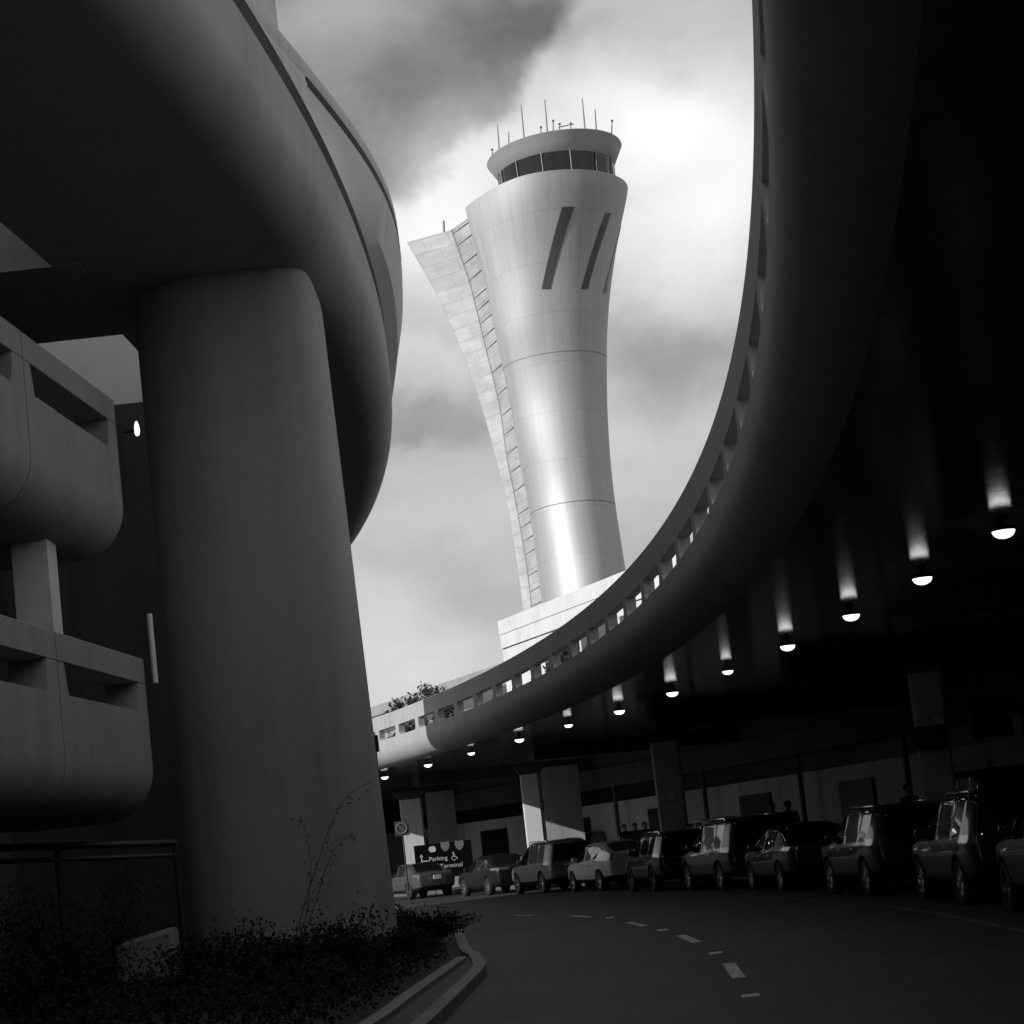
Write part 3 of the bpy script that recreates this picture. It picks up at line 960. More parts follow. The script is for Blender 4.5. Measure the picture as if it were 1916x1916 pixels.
# slanted window slits
def th_of(px, py):
    """angle on the shaft's street side under photo pixel px,py"""
    best = None
    for k in range(0, 181):
        th = D2R(2 + k * .97)
        for z in (at(px, py, YT - 5).z,):
            p = body_pt(z, th)
            q = at(px, py, p.y)
            z2 = q.z; p = body_pt(z2, th); q = at(px, py, p.y)
            e = abs(p.x - q.x)
            if best is None or e < best[0]: best = (e, th, q.z)
    return best[1], best[2]
for tl, tr, bl, br_ in (((1053, 387), (1074, 387), (1013, 541), (1030, 541)), ((1132, 399), (1143, 399), (1087, 541), (1100, 541)), ((1161, 424), (1164, 424), (1128, 549), (1134, 549))):
    (a1, z1_), (a2, z2_), (a3, z3_), (a4, z4_) = [th_of(*p) for p in (tl, tr, bl, br_)]
    mb = MB(); nrow, ncol = 14, 4; G = []
    for i in range(nrow + 1):
        t = i / nrow; row = []
        for j in range(ncol + 1):
            u = j / ncol
            th = (a3 * (1 - u) + a4 * u) * (1 - t) + (a1 * (1 - u) + a2 * u) * t
            z = (z3_ * (1 - u) + z4_ * u) * (1 - t) + (z1_ * (1 - u) + z2_ * u) * t
            row.append((body_pt(z, th, .05), body_pt(z, th, -.2)))
        G.append(row)
    ids = [[mb.vert(p[0]) for p in row] for row in G]
    for i in range(nrow):
        for j in range(ncol): mb.face((ids[i][j], ids[i][j + 1], ids[i + 1][j + 1], ids[i + 1][j]))
    rim = [(i, 0) for i in range(nrow + 1)] + [(nrow, j) for j in range(1, ncol + 1)] + [(i, ncol) for i in range(nrow - 1, -1, -1)] + [(0, j) for j in range(ncol - 1, 0, -1)]
    for k in range(len(rim)):
        a, b = rim[k], rim[(k + 1) % len(rim)]
        mb.quad(G[a[0]][a[1]][0], G[b[0]][b[1]][0], G[b[0]][b[1]][1], G[a[0]][a[1]][1])
    childmesh(mb, 'window_slit', MT['slit'], tower, local=False)
# fin: return strip (body limb -> ridge) and fin face (ridge -> outer edge)
YR = YT + 3.2
ridge = [(1003, 1200), (995, 1135), (986, 1060), (965.5, 940), (948, 850), (935, 760), (910, 655), (882, 540), (864, 485), (845, 430)]
fy = [(984, 1205), (979, 1143), (967, 1046), (955, 974), (946.6, 922), (928, 857), (922, 825), (895, 743), (877, 694), (858, 634), (813, 540), (762, 453)]
fedge = [(float(np.interp(y, [q[1] for q in fy[::-1]], [q[0] for q in fy[::-1]])), y) for y in (1203, 1139, 1066, 950, 862, 774, 672, 560, 507, 453)]
rg, fe, bl_ = [], [], []
RD = catmull([Vector((p[0], p[1], 0)) for p in ridge], 5)
FE = catmull([Vector((p[0], p[1], 0)) for p in fedge], 5)
for p, q in zip(RD, FE):
    A = at(p.x, p.y, YR); rg.append(A)
    w = abs((p.x - q.x) / 20.0); B = at(q.x, q.y, YR + .65 * w); fe.append(B)
    # matching point on the body limb (same height)
    th = D2R(168); z = min(A.z, z_top - .1); C = body_pt(z, th, -.25); bl_.append(C)
mb = MB()
rings = []
for A, B, Cc in zip(rg, fe, bl_):
    back = Vector((0, 1.6, 0))
    rings.append([B, A, A + back, B + back * .3])
mb.loft(rings, smooth=False, uvf=lambda i, j: ([0, 4.4, 6.0, 10, 11][j], rg[i].z))
childmesh(mb, 'fin', MT['fin'], tower, local=False)
mb = MB()
rings = []
for A, B, Cc in zip(rg, fe, bl_):
    rings.append([A + Vector((-.02, -.01, 0)), Cc, Cc + Vector((.6, 1.5, 0)), A + Vector((.05, 1.4, 0))])
mb.loft(rings, smooth=False, uvf=lambda i, j: ([0, 4, 6, 9, 10][j], rg[i].z))
childmesh(mb, 'fin_return', MT['fin'], tower, local=False)
mb = MB()
mb.tube([p + Vector((0, -.06, 0)) for p in rg], .075, 6)
zc = rg[0].z; last = zc
for A, Cc in zip(rg, bl_):
    if A.z - last < 1.25: continue
    last = A.z
    mb.tube([A + Vector((0, -.05, 0)), Cc + Vector((-.05, -.10, 0))], .04, 4)
childmesh(mb, 'joint_strip', MT['joint'], tower, local=False)
# cab
cc = at(1038, 300, YT); cx, cy = cc.x, YT + .0
rb, rt, rf0, rf1 = 5.75, 5.95, 5.75, 6.72
zw0 = z_top - .6
zf0 = at(1078, 279, YT - rf0).z
zf1 = at(1085, 238, YT - rf1).z
def ring_c(r, z, n=64, tilt=0.0, dx=0.0):
    return [(cx + dx + r * math.cos(2 * math.pi * k / n), cy + r * math.sin(2 * math.pi * k / n), z + tilt * r * math.cos(2 * math.pi * k / n)) for k in range(n)]
mb = MB(); mb.loft([ring_c(rb - .15, zw0), ring_c(rt - .2, zf0 + .15)]); childmesh(mb, 'cab_glass', MT['cabglass'], tower, local=False)
NM = 13
for k in range(NM):
    a = 2 * math.pi * k / NM - D2R(77.5)
    p0 = Vector((cx + (rb - .08) * math.cos(a), cy + (rb - .08) * math.sin(a), zw0)); p1 = Vector((cx + (rt - .12) * math.cos(a), cy + (rt - .12) * math.sin(a), zf0 + .1))
    m1 = MB(); m1.tube([p0, p1], .065, 6); childmesh(m1, 'mullion', MT['mullion'], tower, local=False)
tl_ = .035
mb = MB(); mb.loft([ring_c(rf0 - 1.2, zf0 + .1), ring_c(rf0, zf0, tilt=.0), ring_c(rf0 + .06, zf0 + .04), ring_c((rf0 + rf1) / 2 + .04, (zf0 + zf1) / 2, tilt=tl_ * .6), ring_c(rf1, zf1 - .06, tilt=tl_), ring_c(rf1 - .05, zf1, tilt=tl_), ring_c(rf1 - .4, zf1 + .02, tilt=tl_), ring_c(.5, zf1 + .3)])
childmesh(mb, 'cab_roof', MT['cabroof'], tower, local=False, sharp=40)
mb = MB(); mb.loft([ring_c(rb + .2, z_top - .02), ring_c(rb - .3, z_top + .12)]); childmesh(mb, 'cab_sill', MT['joint'], tower, local=False)
for (px, y0, y1, lean) in ((932, 288, 233, 3), (952, 276, 247, 0), (977, 266, 197, 5), (1021, 252, 186, 4), (1091, 242, 184, 4), (1114, 240, 204, 2), (1012, 256, 238, 0), (1035, 248, 226, 0), (1145, 244, 226, -1), (921, 294, 280, 0), (1047, 248, 232, 0), (1068, 244, 231, 0)):
    a, b = at(px + lean, y0 + 6, YT - 2), at(px - lean * .4, y1, YT - 2)
    m1 = MB(); m1.tube([a, a.lerp(b, .5), b], [.085, .075, .05], 6)
    if y0 - y1 < 25: m1.box(b, (.22, .16, .16))
    childmesh(m1, 'antenna', MT['mast'], tower, local=False)
a, b = at(1045, 238, YT - 2), at(1074, 232, YT - 2)
m1 = MB(); m1.tube([a, b], .05, 6); childmesh(m1, 'antenna_rail', MT['mast'], tower, local=False)
a, b = at(831, 436, YR + 1), at(830, 413, YR + 1)
m1 = MB(); m1.tube([a, b], .11, 6); childmesh(m1, 'antenna', MT['mast'], tower, local=False)

# white building at the tower's foot
bw = empty('terminal_building', (2, 165, 0))
tag(bw, 'white flat roofed building at the foot of the control tower', 'building')
A, B = at(931, 1163, 172), at(1168, 1068, 148)
zt = A.z
B = Vector((B.x, B.y, zt)); ext = (B - A).normalized(); B = B + ext * 20
nrm = Vector((-ext.y, ext.x, 0)); nrm = nrm if nrm.y > 0 else -nrm
def bl_box(mb, s0, s1, d0, d1, z0, z1):
    L = (B - A).length
    pts = [A + ext * s0 + nrm * d0, A + ext * s1 + nrm * d0, A + ext * s1 + nrm * d1, A + ext * s0 + nrm * d1]
    mb.loft([[Vector((p.x, p.y, z)) for p in pts] for z in (z0, z1)], smooth=False)
L = (B - A).length
mb = MB(); bl_box(mb, 0, L, 0, 9, zt - 1.25, zt); bl_box(mb, .0, L, .06, 9, zt - 2.5, zt - 1.29); childmesh(mb, 'parapet', MT['white_build'], bw, local=False)
mb = MB(); bl_box(mb, .1, L - .1, .14, 8.9, 0, zt - 2.62); childmesh(mb, 'wall', MT['white_build'], bw, local=False)
mb = MB(); bl_box(mb, .05, L - .1, .25, 8.9, zt - 2.64, zt - 2.48); childmesh(mb, 'shadow_joint', MT['joint'], bw, local=False)
for k in range(3):
    mb = MB(); bl_box(mb, 9.2 + k * 7.5, 14.5 + k * 7.5, .08, .13, zt - 6.5, zt - 3.3); childmesh(mb, 'window', MT['slit'], bw, local=False)
# long grey building to the left
bg = empty('long_building', (-14, 175, 0))
tag(bg, 'long low grey building left of the white one beyond the roadway', 'building')
A2, B2 = at(600, 1349, 230), at(950, 1237, 178)
zt2 = B2.z; A2 = Vector((A2.x, A2.y, zt2))
def bx(mb, P, Q, dep, z0, z1, push=0):
    e = (Q - P).normalized(); n_ = Vector((-e.y, e.x, 0)); n_ = n_ if n_.y > 0 else -n_
    pts = [P + n_ * push, Q + n_ * push, Q + n_ * dep, P + n_ * dep]
    mb.loft([[Vector((p.x, p.y, z)) for p in pts] for z in (z0, z1)], smooth=False)
mb = MB(); bx(mb, A2, B2, 9, zt2 - 1.1, zt2); childmesh(mb, 'roof_edge', MT['grey_build'], bg, local=False)
mb = MB(); bx(mb, A2, B2, 8.8, 0, zt2 - 1.12, .2); childmesh(mb, 'wall', MT['grey_build'], bg, local=False)
mb = MB(); bx(mb, A2.lerp(B2, .02), A2.lerp(B2, .98), .2, zt2 - 3.2, zt2 - 2.0, .14); childmesh(mb, 'window_band', MT['slit'], bg, local=False)

# ------------------------------------------------------------------ cars
COLS = (-1, -.86, -.42, 0, .42, .86, 1)
def car_shell(spec):
    """box-topology shell: rows p1..p7 up each side, stations along the length"""
    st = spec['st']; n = len(st)
    def row_pts(i):
        x, zb, zbelt, zr, w, wr = st[i]
        hw = w / 2; hr = wr / 2
        cab = zr - zbelt > .18
        if cab:
            P = [(hw * .84, zb), (hw * .965, zb + .13), (hw, zb + .13 + (zbelt - zb) * .38), (hw * .985, zbelt - .10), (hw * .945, zbelt), (hr * 1.0, zr - .085), (hr * .86, zr - .018)]
        else:
            P = [(hw * .84, zb), (hw * .965, zb + .13), (hw, zb + .13 + (zbelt - zb) * .38), (hw * .985, zbelt - .10), (hw * .945, zbelt - .01), (hw * .88, zr - .012), (hw * .76, zr)]
        dx = [0] * 7
        if i == 0: dx = spec['rear']
        if i == n - 1: dx = spec['front']
        return [(x + dx[k], y, z) for k, (y, z) in enumerate(P)]
    R = [row_pts(i) for i in range(n)]
    bm = bmesh.new(); cache = {}
    def V(x, y, z):
        k = (round(x, 4), round(y, 4), round(z, 4))
        if k not in cache: cache[k] = bm.verts.new((x, y, z))
        return cache[k]
    def F(vs, mi):
        vs2 = []
        for v in vs:
            if v not in vs2: vs2.append(v)
        if len(vs2) < 3: return
        try: f = bm.faces.new(vs2); f.material_index = mi; f.smooth = True
        except ValueError: pass
    PAINT, GLASS, TRIM, TAIL, HEAD = 0, 1, 2, 3, 4
    crown = .035
    def topv(i, f):
        x, y, z = R[i][6]
        bow = spec.get('bow', .0)
        return V(x + bow * (1 - f * f) * (0), f * y, z + crown * (1 - f * f))
    def endv(i, k, f, sgn):
        x, y, z = R[i][k]
        b = .07 * (1 - f * f) * sgn
        zz = z + (crown * (1 - f * f) if k == 6 else 0)
        return V(x + (b if k < 6 else 0), f * y, zz)
    for i in range(n - 1):
        for k in range(6):
            for sg in (1, -1):
                a, b, c, d = R[i][k], R[i + 1][k], R[i + 1][k + 1], R[i][k + 1]
                mi = PAINT
                if k == 0: mi = TRIM
                if k == 4 and i in spec['sideglass']: mi = GLASS
                if i == 0 and k in spec['tailrows']: mi = TAIL
                if i == n - 2 and k == 3: mi = HEAD
                F([V(p[0], sg * p[1], p[2]) for p in (a, b, c, d)], mi)
        for j in range(6):
            f0, f1 = COLS[j], COLS[j + 1]
            mi = PAINT
            if i in spec['topglass'] and 0 < j < 5: mi = GLASS
            F([topv(i, f0), topv(i + 1, f0), topv(i + 1, f1), topv(i, f1)], mi)
            a, b = R[i][0], R[i + 1][0]
            F([V(a[0], f0 * a[1], a[2]), V(a[0], f1 * a[1], a[2]), V(b[0], f1 * b[1], b[2]), V(b[0], f0 * b[1], b[2])], TRIM)
    for i, sg in ((0, -1), (n - 1, 1)):
        for k in range(6):
            for j in range(6):
                f0, f1 = COLS[j], COLS[j + 1]
                mi = PAINT
                if k == 0: mi = TRIM
                if i == 0:
                    if k in spec['rearglass'] and 0 < j < 5: mi = GLASS
                    if k in spec['tailrows'] and j in (0, 5): mi = TAIL
                    if k in spec.get('tailwide', ()) and j in (0, 1, 4, 5): mi = TAIL
                else:
                    if k == 3 and j in (0, 1, 4, 5): mi = HEAD
                    if k in (1, 2) and j in (2, 3): mi = TRIM
                def ev(kk, f):
                    if kk == 0:
                        x, y, z = R[i][0]; return V(x, f * y, z)
                    return endv(i, kk, f, sg) if abs(f) < 1 else V(R[i][kk][0], f * R[i][kk][1], R[i][kk][2])
                F([ev(k, f0), ev(k, f1), ev(k + 1, f1), ev(k + 1, f0)], mi)
    bmesh.ops.remove_doubles(bm, verts=bm.verts, dist=1e-4)
    bmesh.ops.recalc_face_normals(bm, faces=bm.faces)
    cl = bm.edges.layers.float.new('crease_edge')
    for e in bm.edges:
        if len(e.link_faces) == 2 and e.link_faces[0].material_index != e.link_faces[1].material_index:
            e[cl] = 1.0 if GLASS in (e.link_faces[0].material_index, e.link_faces[1].material_index) else .45
    vl = bm.verts.layers.float.new('crease_vert')
    for v in bm.verts:
        k = sum(1 for f in v.link_faces if f.material_index == GLASS)
        if k == 1: v[vl] = .8
        elif any(f.material_index in (TAIL, HEAD) for f in v.link_faces) and sum(1 for f in v.link_faces if f.material_index in (TAIL, HEAD)) == 1: v[vl] = .4
    return bm

def car_prototype(spec, name):
    root = empty(name)
    me = bpy.data.meshes.new('shell'); bm = car_shell(spec); bm.to_mesh(me); bm.free()
    slots = ['paint', 'glass', 'trim', 'lamp_red', 'lamp_clear', 'trim']
    tmp_paint = spec['paint']
    for s in slots[:5]: me.materials.append(tmp_paint if s == 'paint' else MT[s])
    sh_o = bpy.data.objects.new('shell', me); col.objects.link(sh_o)
    sub = sh_o.modifiers.new('s', 'SUBSURF'); sub.levels = 3; sub.render_levels = 3
    wr, wb, tw = spec['wr'], spec['wb'], spec['tw']
    cut = MB()
    for sx in (-1, 1):
        for sy in (-1, 1):
            cut.lathe([(wr + .055, -.17), (wr + .055, .40)] if sy > 0 else [(wr + .055, -.40), (wr + .055, .17)], (sx * wb / 2 + spec['wx'], sy * (tw / 2), wr), axis='Y', n=28)
    co = cut.build('cutter', [MT['trim']], fix=True)
    bo = sh_o.modifiers.new('b', 'BOOLEAN'); bo.object = co; bo.operation = 'DIFFERENCE'; bo.solver = 'EXACT'
    bo.material_mode = 'TRANSFER'
    dg = bpy.context.evaluated_depsgraph_get(); dg.update()
    ev = sh_o.evaluated_get(dg)
    me2 = bpy.data.meshes.new_from_object(ev, depsgraph=dg)
    mats = [m.name if m else '' for m in me2.materials]
    nor = [tuple(c.vector) for c in me2.corner_normals]
    bpy.data.objects.remove(sh_o); bpy.data.objects.remove(co)
    def sub_mesh(nm, polys, mat, parent=root):
        vm, vv, ff, nn = {}, [], [], []
        for p in polys:
            ids = []
            for li, vi in zip(p.loop_indices, p.vertices):
                if vi not in vm: vm[vi] = len(vv); vv.append(tuple(me2.vertices[vi].co))
                ids.append(vm[vi]); nn.append(nor[li])
            ff.append(ids)
        m = bpy.data.meshes.new(nm); m.from_pydata(vv, [], ff); m.materials.append(mat)
        m.polygons.foreach_set('use_smooth', [True] * len(ff))
        m.normals_split_custom_set(nn)
        o = bpy.data.objects.new(nm, m); col.objects.link(o); o.parent = parent
        return o
    by = {}
    for p in me2.polygons: by.setdefault(mats[p.material_index] if p.material_index < len(mats) else MT['trim'].name, []).append(p)
    def islands(polys):
        vmap, par = {}, list(range(len(polys)))
        def find(a):
            while par[a] != a: par[a] = par[par[a]]; a = par[a]
            return a
        for i, p in enumerate(polys):
            for v in p.vertices:
                if v in vmap: par[find(i)] = find(vmap[v])
                else: vmap[v] = i
        out = {}
        for i in range(len(polys)): out.setdefault(find(i), []).append(polys[i])
        return list(out.values())
    body = sub_mesh('body', by[tmp_paint.name], tmp_paint)
    if MT['trim'].name in by: sub_mesh('underbody', by[MT['trim'].name], MT['trim'])
    for isl in islands(by.get(MT['glass'].name, [])):
        c = sum((Vector(p.center) for p in isl), Vector()) / len(isl)
        nm = 'side_window' if abs(c.y) > .25 else ('windscreen' if c.x > .3 else 'rear_window')
        sub_mesh(nm, isl, MT['glass'])
    for isl in islands(by.get(MT['lamp_red'].name, [])): sub_mesh('tail_light', isl, MT['lamp_red'])
    for isl in islands(by.get(MT['lamp_clear'].name, [])): sub_mesh('headlight', isl, MT['lamp_clear'])
    # wheels
    tyre, rim = MB(), MB()
    tyre.lathe([(wr * .66, -.105), (wr * .93, -.11), (wr, -.075), (wr, .075), (wr * .93, .11), (wr * .66, .105)], (0, 0, 0), axis='Y', n=36, caps=False)
    rim.lathe([(wr * .67, -.06), (wr * .67, .10), (wr * .62, .10), (wr * .58, .03)], (0, 0, 0), axis='Y', n=36, caps=False)
    rim.lathe([(.001, .05), (wr * .16, .075), (wr * .18, .03)], (0, 0, 0), axis='Y', n=16, caps=False)
    for k in range(spec.get('spokes', 5)):
        a = 2 * math.pi * k / spec.get('spokes', 5)
        R = Matrix.Rotation(a, 3, 'Y')
        rim.loft([[R @ Vector(p) for p in ((wr * .12, y - .012, -.05), (wr * .12, y - .012, .05), (wr * .12, y + .015, .04), (wr * .12, y + .015, -.04))] for y in (.05,)] +
                 [[R @ Vector(p) for p in ((wr * .64, .055, -.035), (wr * .64, .055, .035), (wr * .64, .085, .028), (wr * .64, .085, -.028))]], smooth=False)
    disc = MB(); disc.lathe([(.001, .0), (wr * .6, .0)], (0, 0, 0), axis='Y', n=24, caps=False)
    wmesh = None
    for sx in (-1, 1):
        for sy in (1, -1):
            wh = bpy.data.objects.new('wheel', None); col.objects.link(wh); wh.parent = root
            wh.location = (sx * wb / 2 + spec['wx'], sy * (tw / 2 - .0), wr); wh.empty_display_size = .1
            if sy < 0: wh.rotation_euler = (0, 0, math.pi)
            if wmesh is None:
                a = tyre.build('tyre', MT['tyre'], wh); b = rim.build('rim', MT[spec.get('rim', 'rim')], wh); c = disc.build('brake_disc', MT['trim'], wh)
                wmesh = (a.data, b.data, c.data)
            else:
                for nm, d in zip(('tyre', 'rim', 'brake_disc'), wmesh):
                    o = bpy.data.objects.new(nm, d); col.objects.link(o); o.parent = wh
    x0, zb, zbelt0 = spec['st'][0][0], spec['st'][0][1], spec['st'][0][2]
    hw = spec['tw'] / 2 + .1
    mir = spec['mirror']
    for sy in (1, -1):
        m1 = MB()
        rg = []
        for t, sx_, sz_ in ((0, .03, .03), (.25, .08, .075), (.6, .09, .085), (.9, .075, .075), (1, .03, .04)):
            rg.append([(mir[0] + sx_ * math.cos(a), sy * (mir[1] + .22 * t), mir[2] + sz_ * math.sin(a)) for a in [2 * math.pi * k / 12 for k in range(12)]])
        m1.loft(rg); o = m1.build('mirror', spec['paint'], root)
        for hx in spec['handles']:
            m1 = MB(); m1.box((hx, sy * (spec['hy'] + .015), spec['hz']), (.19, .03, .03)); m1.build('door_handle', MT['chrome'], root)
    # rear plate and bumper step
    px_, pz_ = spec['plate']
    m1 = MB(); m1.box((px_, 0, pz_), (.02, .31, .155)); m1.box((px_ + .012, 0, pz_), (.012, .34, .18)); m1.build('number_plate', MT['plate'], root)
    if spec.get('rails'):
        zr = spec['rails']
        for sy in (1, -1):
            m1 = MB(); y = spec['st'][2][5] / 2 * .88
            m1.tube([(-1.55, sy * y, zr - .05), (-1.45, sy * y, zr + .015), (0, sy * y, zr + .035), (.35, sy * y, zr + .01), (.45, sy * y, zr - .06)], .018, 6); m1.build('roof_rail', MT['chrome'], root)
    if spec.get('wiper'):
        wx_, wz_ = spec['wiper']
        m1 = MB(); m1.tube([(wx_, 0, wz_), (wx_ + .05, .38, wz_ + .1)], .012, 5); m1.build('rear_wiper', MT['trim'], root)
    if spec.get('bright'):
        bx_, bz_ = spec['bright']
        m1 = MB(); m1.box((bx_, 0, bz_), (.03, .75, .035)); m1.build('tailgate_trim', MT['chrome'], root)
    return root

def suv_spec(paint, H=1.66, L=4.66, W=1.88, rim='rim', spokes=5, belt=1.02, wide=False):
    k = L / 4.66; h = H - 1.66
    st = [(-2.33 * k, .34, belt, H - .06, W * .94, W * .69), (-1.66 * k, .30, belt, H - .01, W, W * .745), (-1.06 * k, .28, belt - .01, H, W, W * .75), (-.96 * k, .28, belt - .01, H, W, W * .75),
          (-.03 * k, .28, belt - .03, H, W, W * .75), (.07 * k, .28, belt - .03, H, W, W * .75), (.50 * k, .28, belt - .04, H - .06, W, W * .71), (1.22 * k, .28, belt - .05, belt + .02, W, W * .8),
          (1.80 * k, .30, belt - .09, belt - .06, W * .985, W * .8), (2.33 * k, .34, belt - .20, belt - .19, W * .88, W * .7)]
    return dict(paint=paint, st=st, rear=[.10, .0, -.02, .05, .09, .34, .44], front=[-.12, .0, .0, -.05, -.08, -.10, -.16], sideglass=(1, 3, 5, 6), topglass=(6,), rearglass=(4,), tailrows=(3,),
                wr=.35, wb=2.78 * k, tw=W - .27, wx=.02, mirror=(.78 * k, W * .44, belt + .07), handles=(-.78 * k, .22 * k), hy=W / 2 * .985, hz=belt - .14, plate=(-2.40 * k, .74), rails=H - .02, rim=rim, spokes=spokes,
                wiper=(-2.27 * k, belt + .06), bright=(-2.375 * k, belt - .13))
def sedan_spec(paint, H=1.45, L=4.76, W=1.82, rim='rim', spokes=7):
    k = L / 4.76
    st = [(-2.38 * k, .33, .98, 1.0, W * .90, W * .7), (-1.80 * k, .28, .98, 1.04, W * .985, W * .72), (-.98 * k, .25, .96, H - .03, W, W * .74), (-.10 * k, .25, .93, H, W, W * .76),
          (.0, .25, .93, H, W, W * .76), (.42 * k, .25, .92, H - .04, W, W * .72), (1.28 * k, .25, .91, .96, W, W * .76), (1.85 * k, .27, .86, .90, W * .98, W * .76), (2.38 * k, .30, .70, .72, W * .86, W * .66)]
    return dict(paint=paint, st=st, rear=[.12, .0, -.01, .02, .06, .09, .13], front=[-.12, .0, .0, -.05, -.09, -.12, -.2], sideglass=(2, 4, 5), topglass=(1, 5), rearglass=(), tailrows=(3,), tailwide=(3,),
                wr=.325, wb=2.76 * k, tw=W - .25, wx=.02, mirror=(.78 * k, W * .44, .98), handles=(-.62 * k, .26 * k), hy=W / 2 * .985, hz=.80, plate=(-2.45 * k, .80), rim=rim, spokes=spokes)
def hatch_spec(paint, H=1.49, L=4.46, W=1.76, rim='rim', spokes=5):
    k = L / 4.46
    st = [(-2.23 * k, .33, 1.02, 1.14, W * .92, W * .70), (-1.15 * k, .27, 1.0, H - .06, W, W * .72), (-.75 * k, .25, .97, H - .01, W, W * .74), (-.66 * k, .25, .97, H, W, W * .74), (.02, .25, .94, H, W, W * .75), (.12 * k, .25, .94, H - .01, W, W * .75),
          (.35 * k, .25, .93, H - .05, W, W * .72), (1.42 * k, .25, .90, .95, W, W * .76), (1.85 * k, .27, .84, .88, W * .97, W * .74), (2.23 * k, .30, .68, .70, W * .84, W * .64)]
    return dict(paint=paint, st=st, rear=[.12, .0, -.01, .0, .02, .10, .18], front=[-.12, .0, .0, -.05, -.09, -.12, -.2], sideglass=(1, 3, 5, 6), topglass=(0, 6), rearglass=(), tailrows=(3, 4),
                wr=.315, wb=2.70 * k, tw=W - .24, wx=.02, mirror=(.85 * k, W * .44, 1.0), handles=(-.50 * k, .34 * k), hy=W / 2 * .985, hz=.80, plate=(-2.29 * k, .72), rim=rim, spokes=spokes, wiper=(-1.9 * k, 1.19))

LN_SUV, LN_SED, LN_HAT = (-1.01, .02, 1.02), (-1.02, -.05, 1.0), (-.9, .07, 1.05)
def P_(name, v, ln, metal=.0): return car_paint(name, v, ln, metal)
# px of the left rear wheel's contact, build spec, height of heading jitter, label
cars = [
    ('parked_car', suv_spec(P_('black paint', .012, LN_SUV), 1.70, 4.7, 1.9, 'rim_dark'), (6.22, 23.2), 0, 'black sport utility vehicle cut off by the right edge'),
    ('parked_car', suv_spec(P_('deep grey paint', .02, LN_SUV), 1.67, 4.66, 1.9), (6.36, 29.0), 0, 'large dark sport utility vehicle with ring badge on its tailgate'),
    ('parked_car', suv_spec(P_('charcoal paint', .028, LN_SUV), 1.62, 4.55, 1.84), (6.06, 35.5), 1, 'charcoal crossover car behind the ring badged one'),
    ('parked_car', sedan_spec(P_('dark grey paint', .035, LN_SED), 1.46), (5.36, 42.4), 0, 'dark saloon car between the grey minivan and charcoal crossover'),
    ('parked_car', suv_spec(P_('slate grey paint', .055, LN_SUV), 1.74, 4.95, 1.94), (4.55, 47.7), 1, 'tall slate grey minivan right of the column with round sign'),
    ('parked_car', suv_spec(P_('graphite paint', .022, LN_SUV), 1.60, 4.4, 1.8, 'rim_dark'), (3.20, 52.6), -1, 'small boxy dark car in front of the column with round sign'),
    ('parked_car', hatch_spec(P_('white paint', .75, LN_HAT, .05), 1.49), (1.95, 59.0), 1, 'white hatchback with sloping tail in the middle of the row'),
    ('parked_car', suv_spec(P_('silver paint', .22, LN_SUV, .15), 1.72, 4.7, 1.86), (.22, 64.6), 0, 'pale silver sport utility vehicle left of the white hatchback'),
    ('parked_car', sedan_spec(P_('black saloon paint', .014, LN_SED), 1.45), (-1.75, 70.6), 0, 'black saloon car left of the pale silver vehicle'),
    ('parked_car', sedan_spec(P_('mid grey paint', .09, LN_SED, .1), 1.44, 4.7), (-5.15, 78.4), 0, 'grey saloon car at the left end of the row with sun on its flank'),
]
def put_car(root, spec, wheel, jitter):
    th = math.atan2(wheel[1] - CR.y, wheel[0] - CR.x)
    hd = th + math.pi / 2 + D2R(jitter * 1.5)
    off = Matrix.Rotation(hd, 3, 'Z') @ Vector((-spec['wb'] / 2 + spec['wx'], spec['tw'] / 2, 0))
    root.location = (wheel[0] - off.x, wheel[1] - off.y, .0)
    root.rotation_euler = (0, 0, hd)
car_roots = []
for nm, spec, wheel, jit, lab in cars:
    r = car_prototype(spec, nm)
    put_car(r, spec, wheel, jit)
    tag(r, lab, 'car', 'cars queued along the kerb')
    car_roots.append(r)
# ring badge on the second car's tailgate
m1 = MB()
for k in range(4):
    cyy = (k - 1.5) * .105
    pts = [(-2.352, cyy + .062 * math.cos(a), .965 + .062 * math.sin(a)) for a in [2 * math.pi * j / 20 for j in range(21)]]
    m1.tube(pts, .010, 6)
bd = m1.build('badge', MT['chrome'], car_roots[1])
bd.location = (-.055, 0, -.0)

# second line of vehicles behind
back = [
    ('parked_van', suv_spec(P_('black van paint', .015, LN_SUV), 2.05, 5.3, 2.0, 'rim_dark', belt=1.2), (9.6, 43.0), 0, 'tall black van roof behind the charcoal crossover', 'van'),
    ('parked_van', suv_spec(P_('dark van paint', .02, LN_SUV), 2.0, 5.2, 2.0, 'rim_dark', belt=1.2), (1.6, 84.0), 0, 'dark van behind the black saloon and pale silver vehicle', 'van'),
    ('parked_car', suv_spec(P_('bright white paint', .7, LN_SUV, .0), 1.70, 4.6, 1.84), (5.3, 62.5), 0, 'white car behind the white hatchback, only its roof showing', 'car'),
]
for nm, spec, wheel, jit, lab, cat in back:
    r = car_prototype(spec, nm); put_car(r, spec, wheel, jit)
    tag(r, lab, cat, 'vehicles in the second lane')
    r.location.z = .15 if wheel[0] > 5 else .0

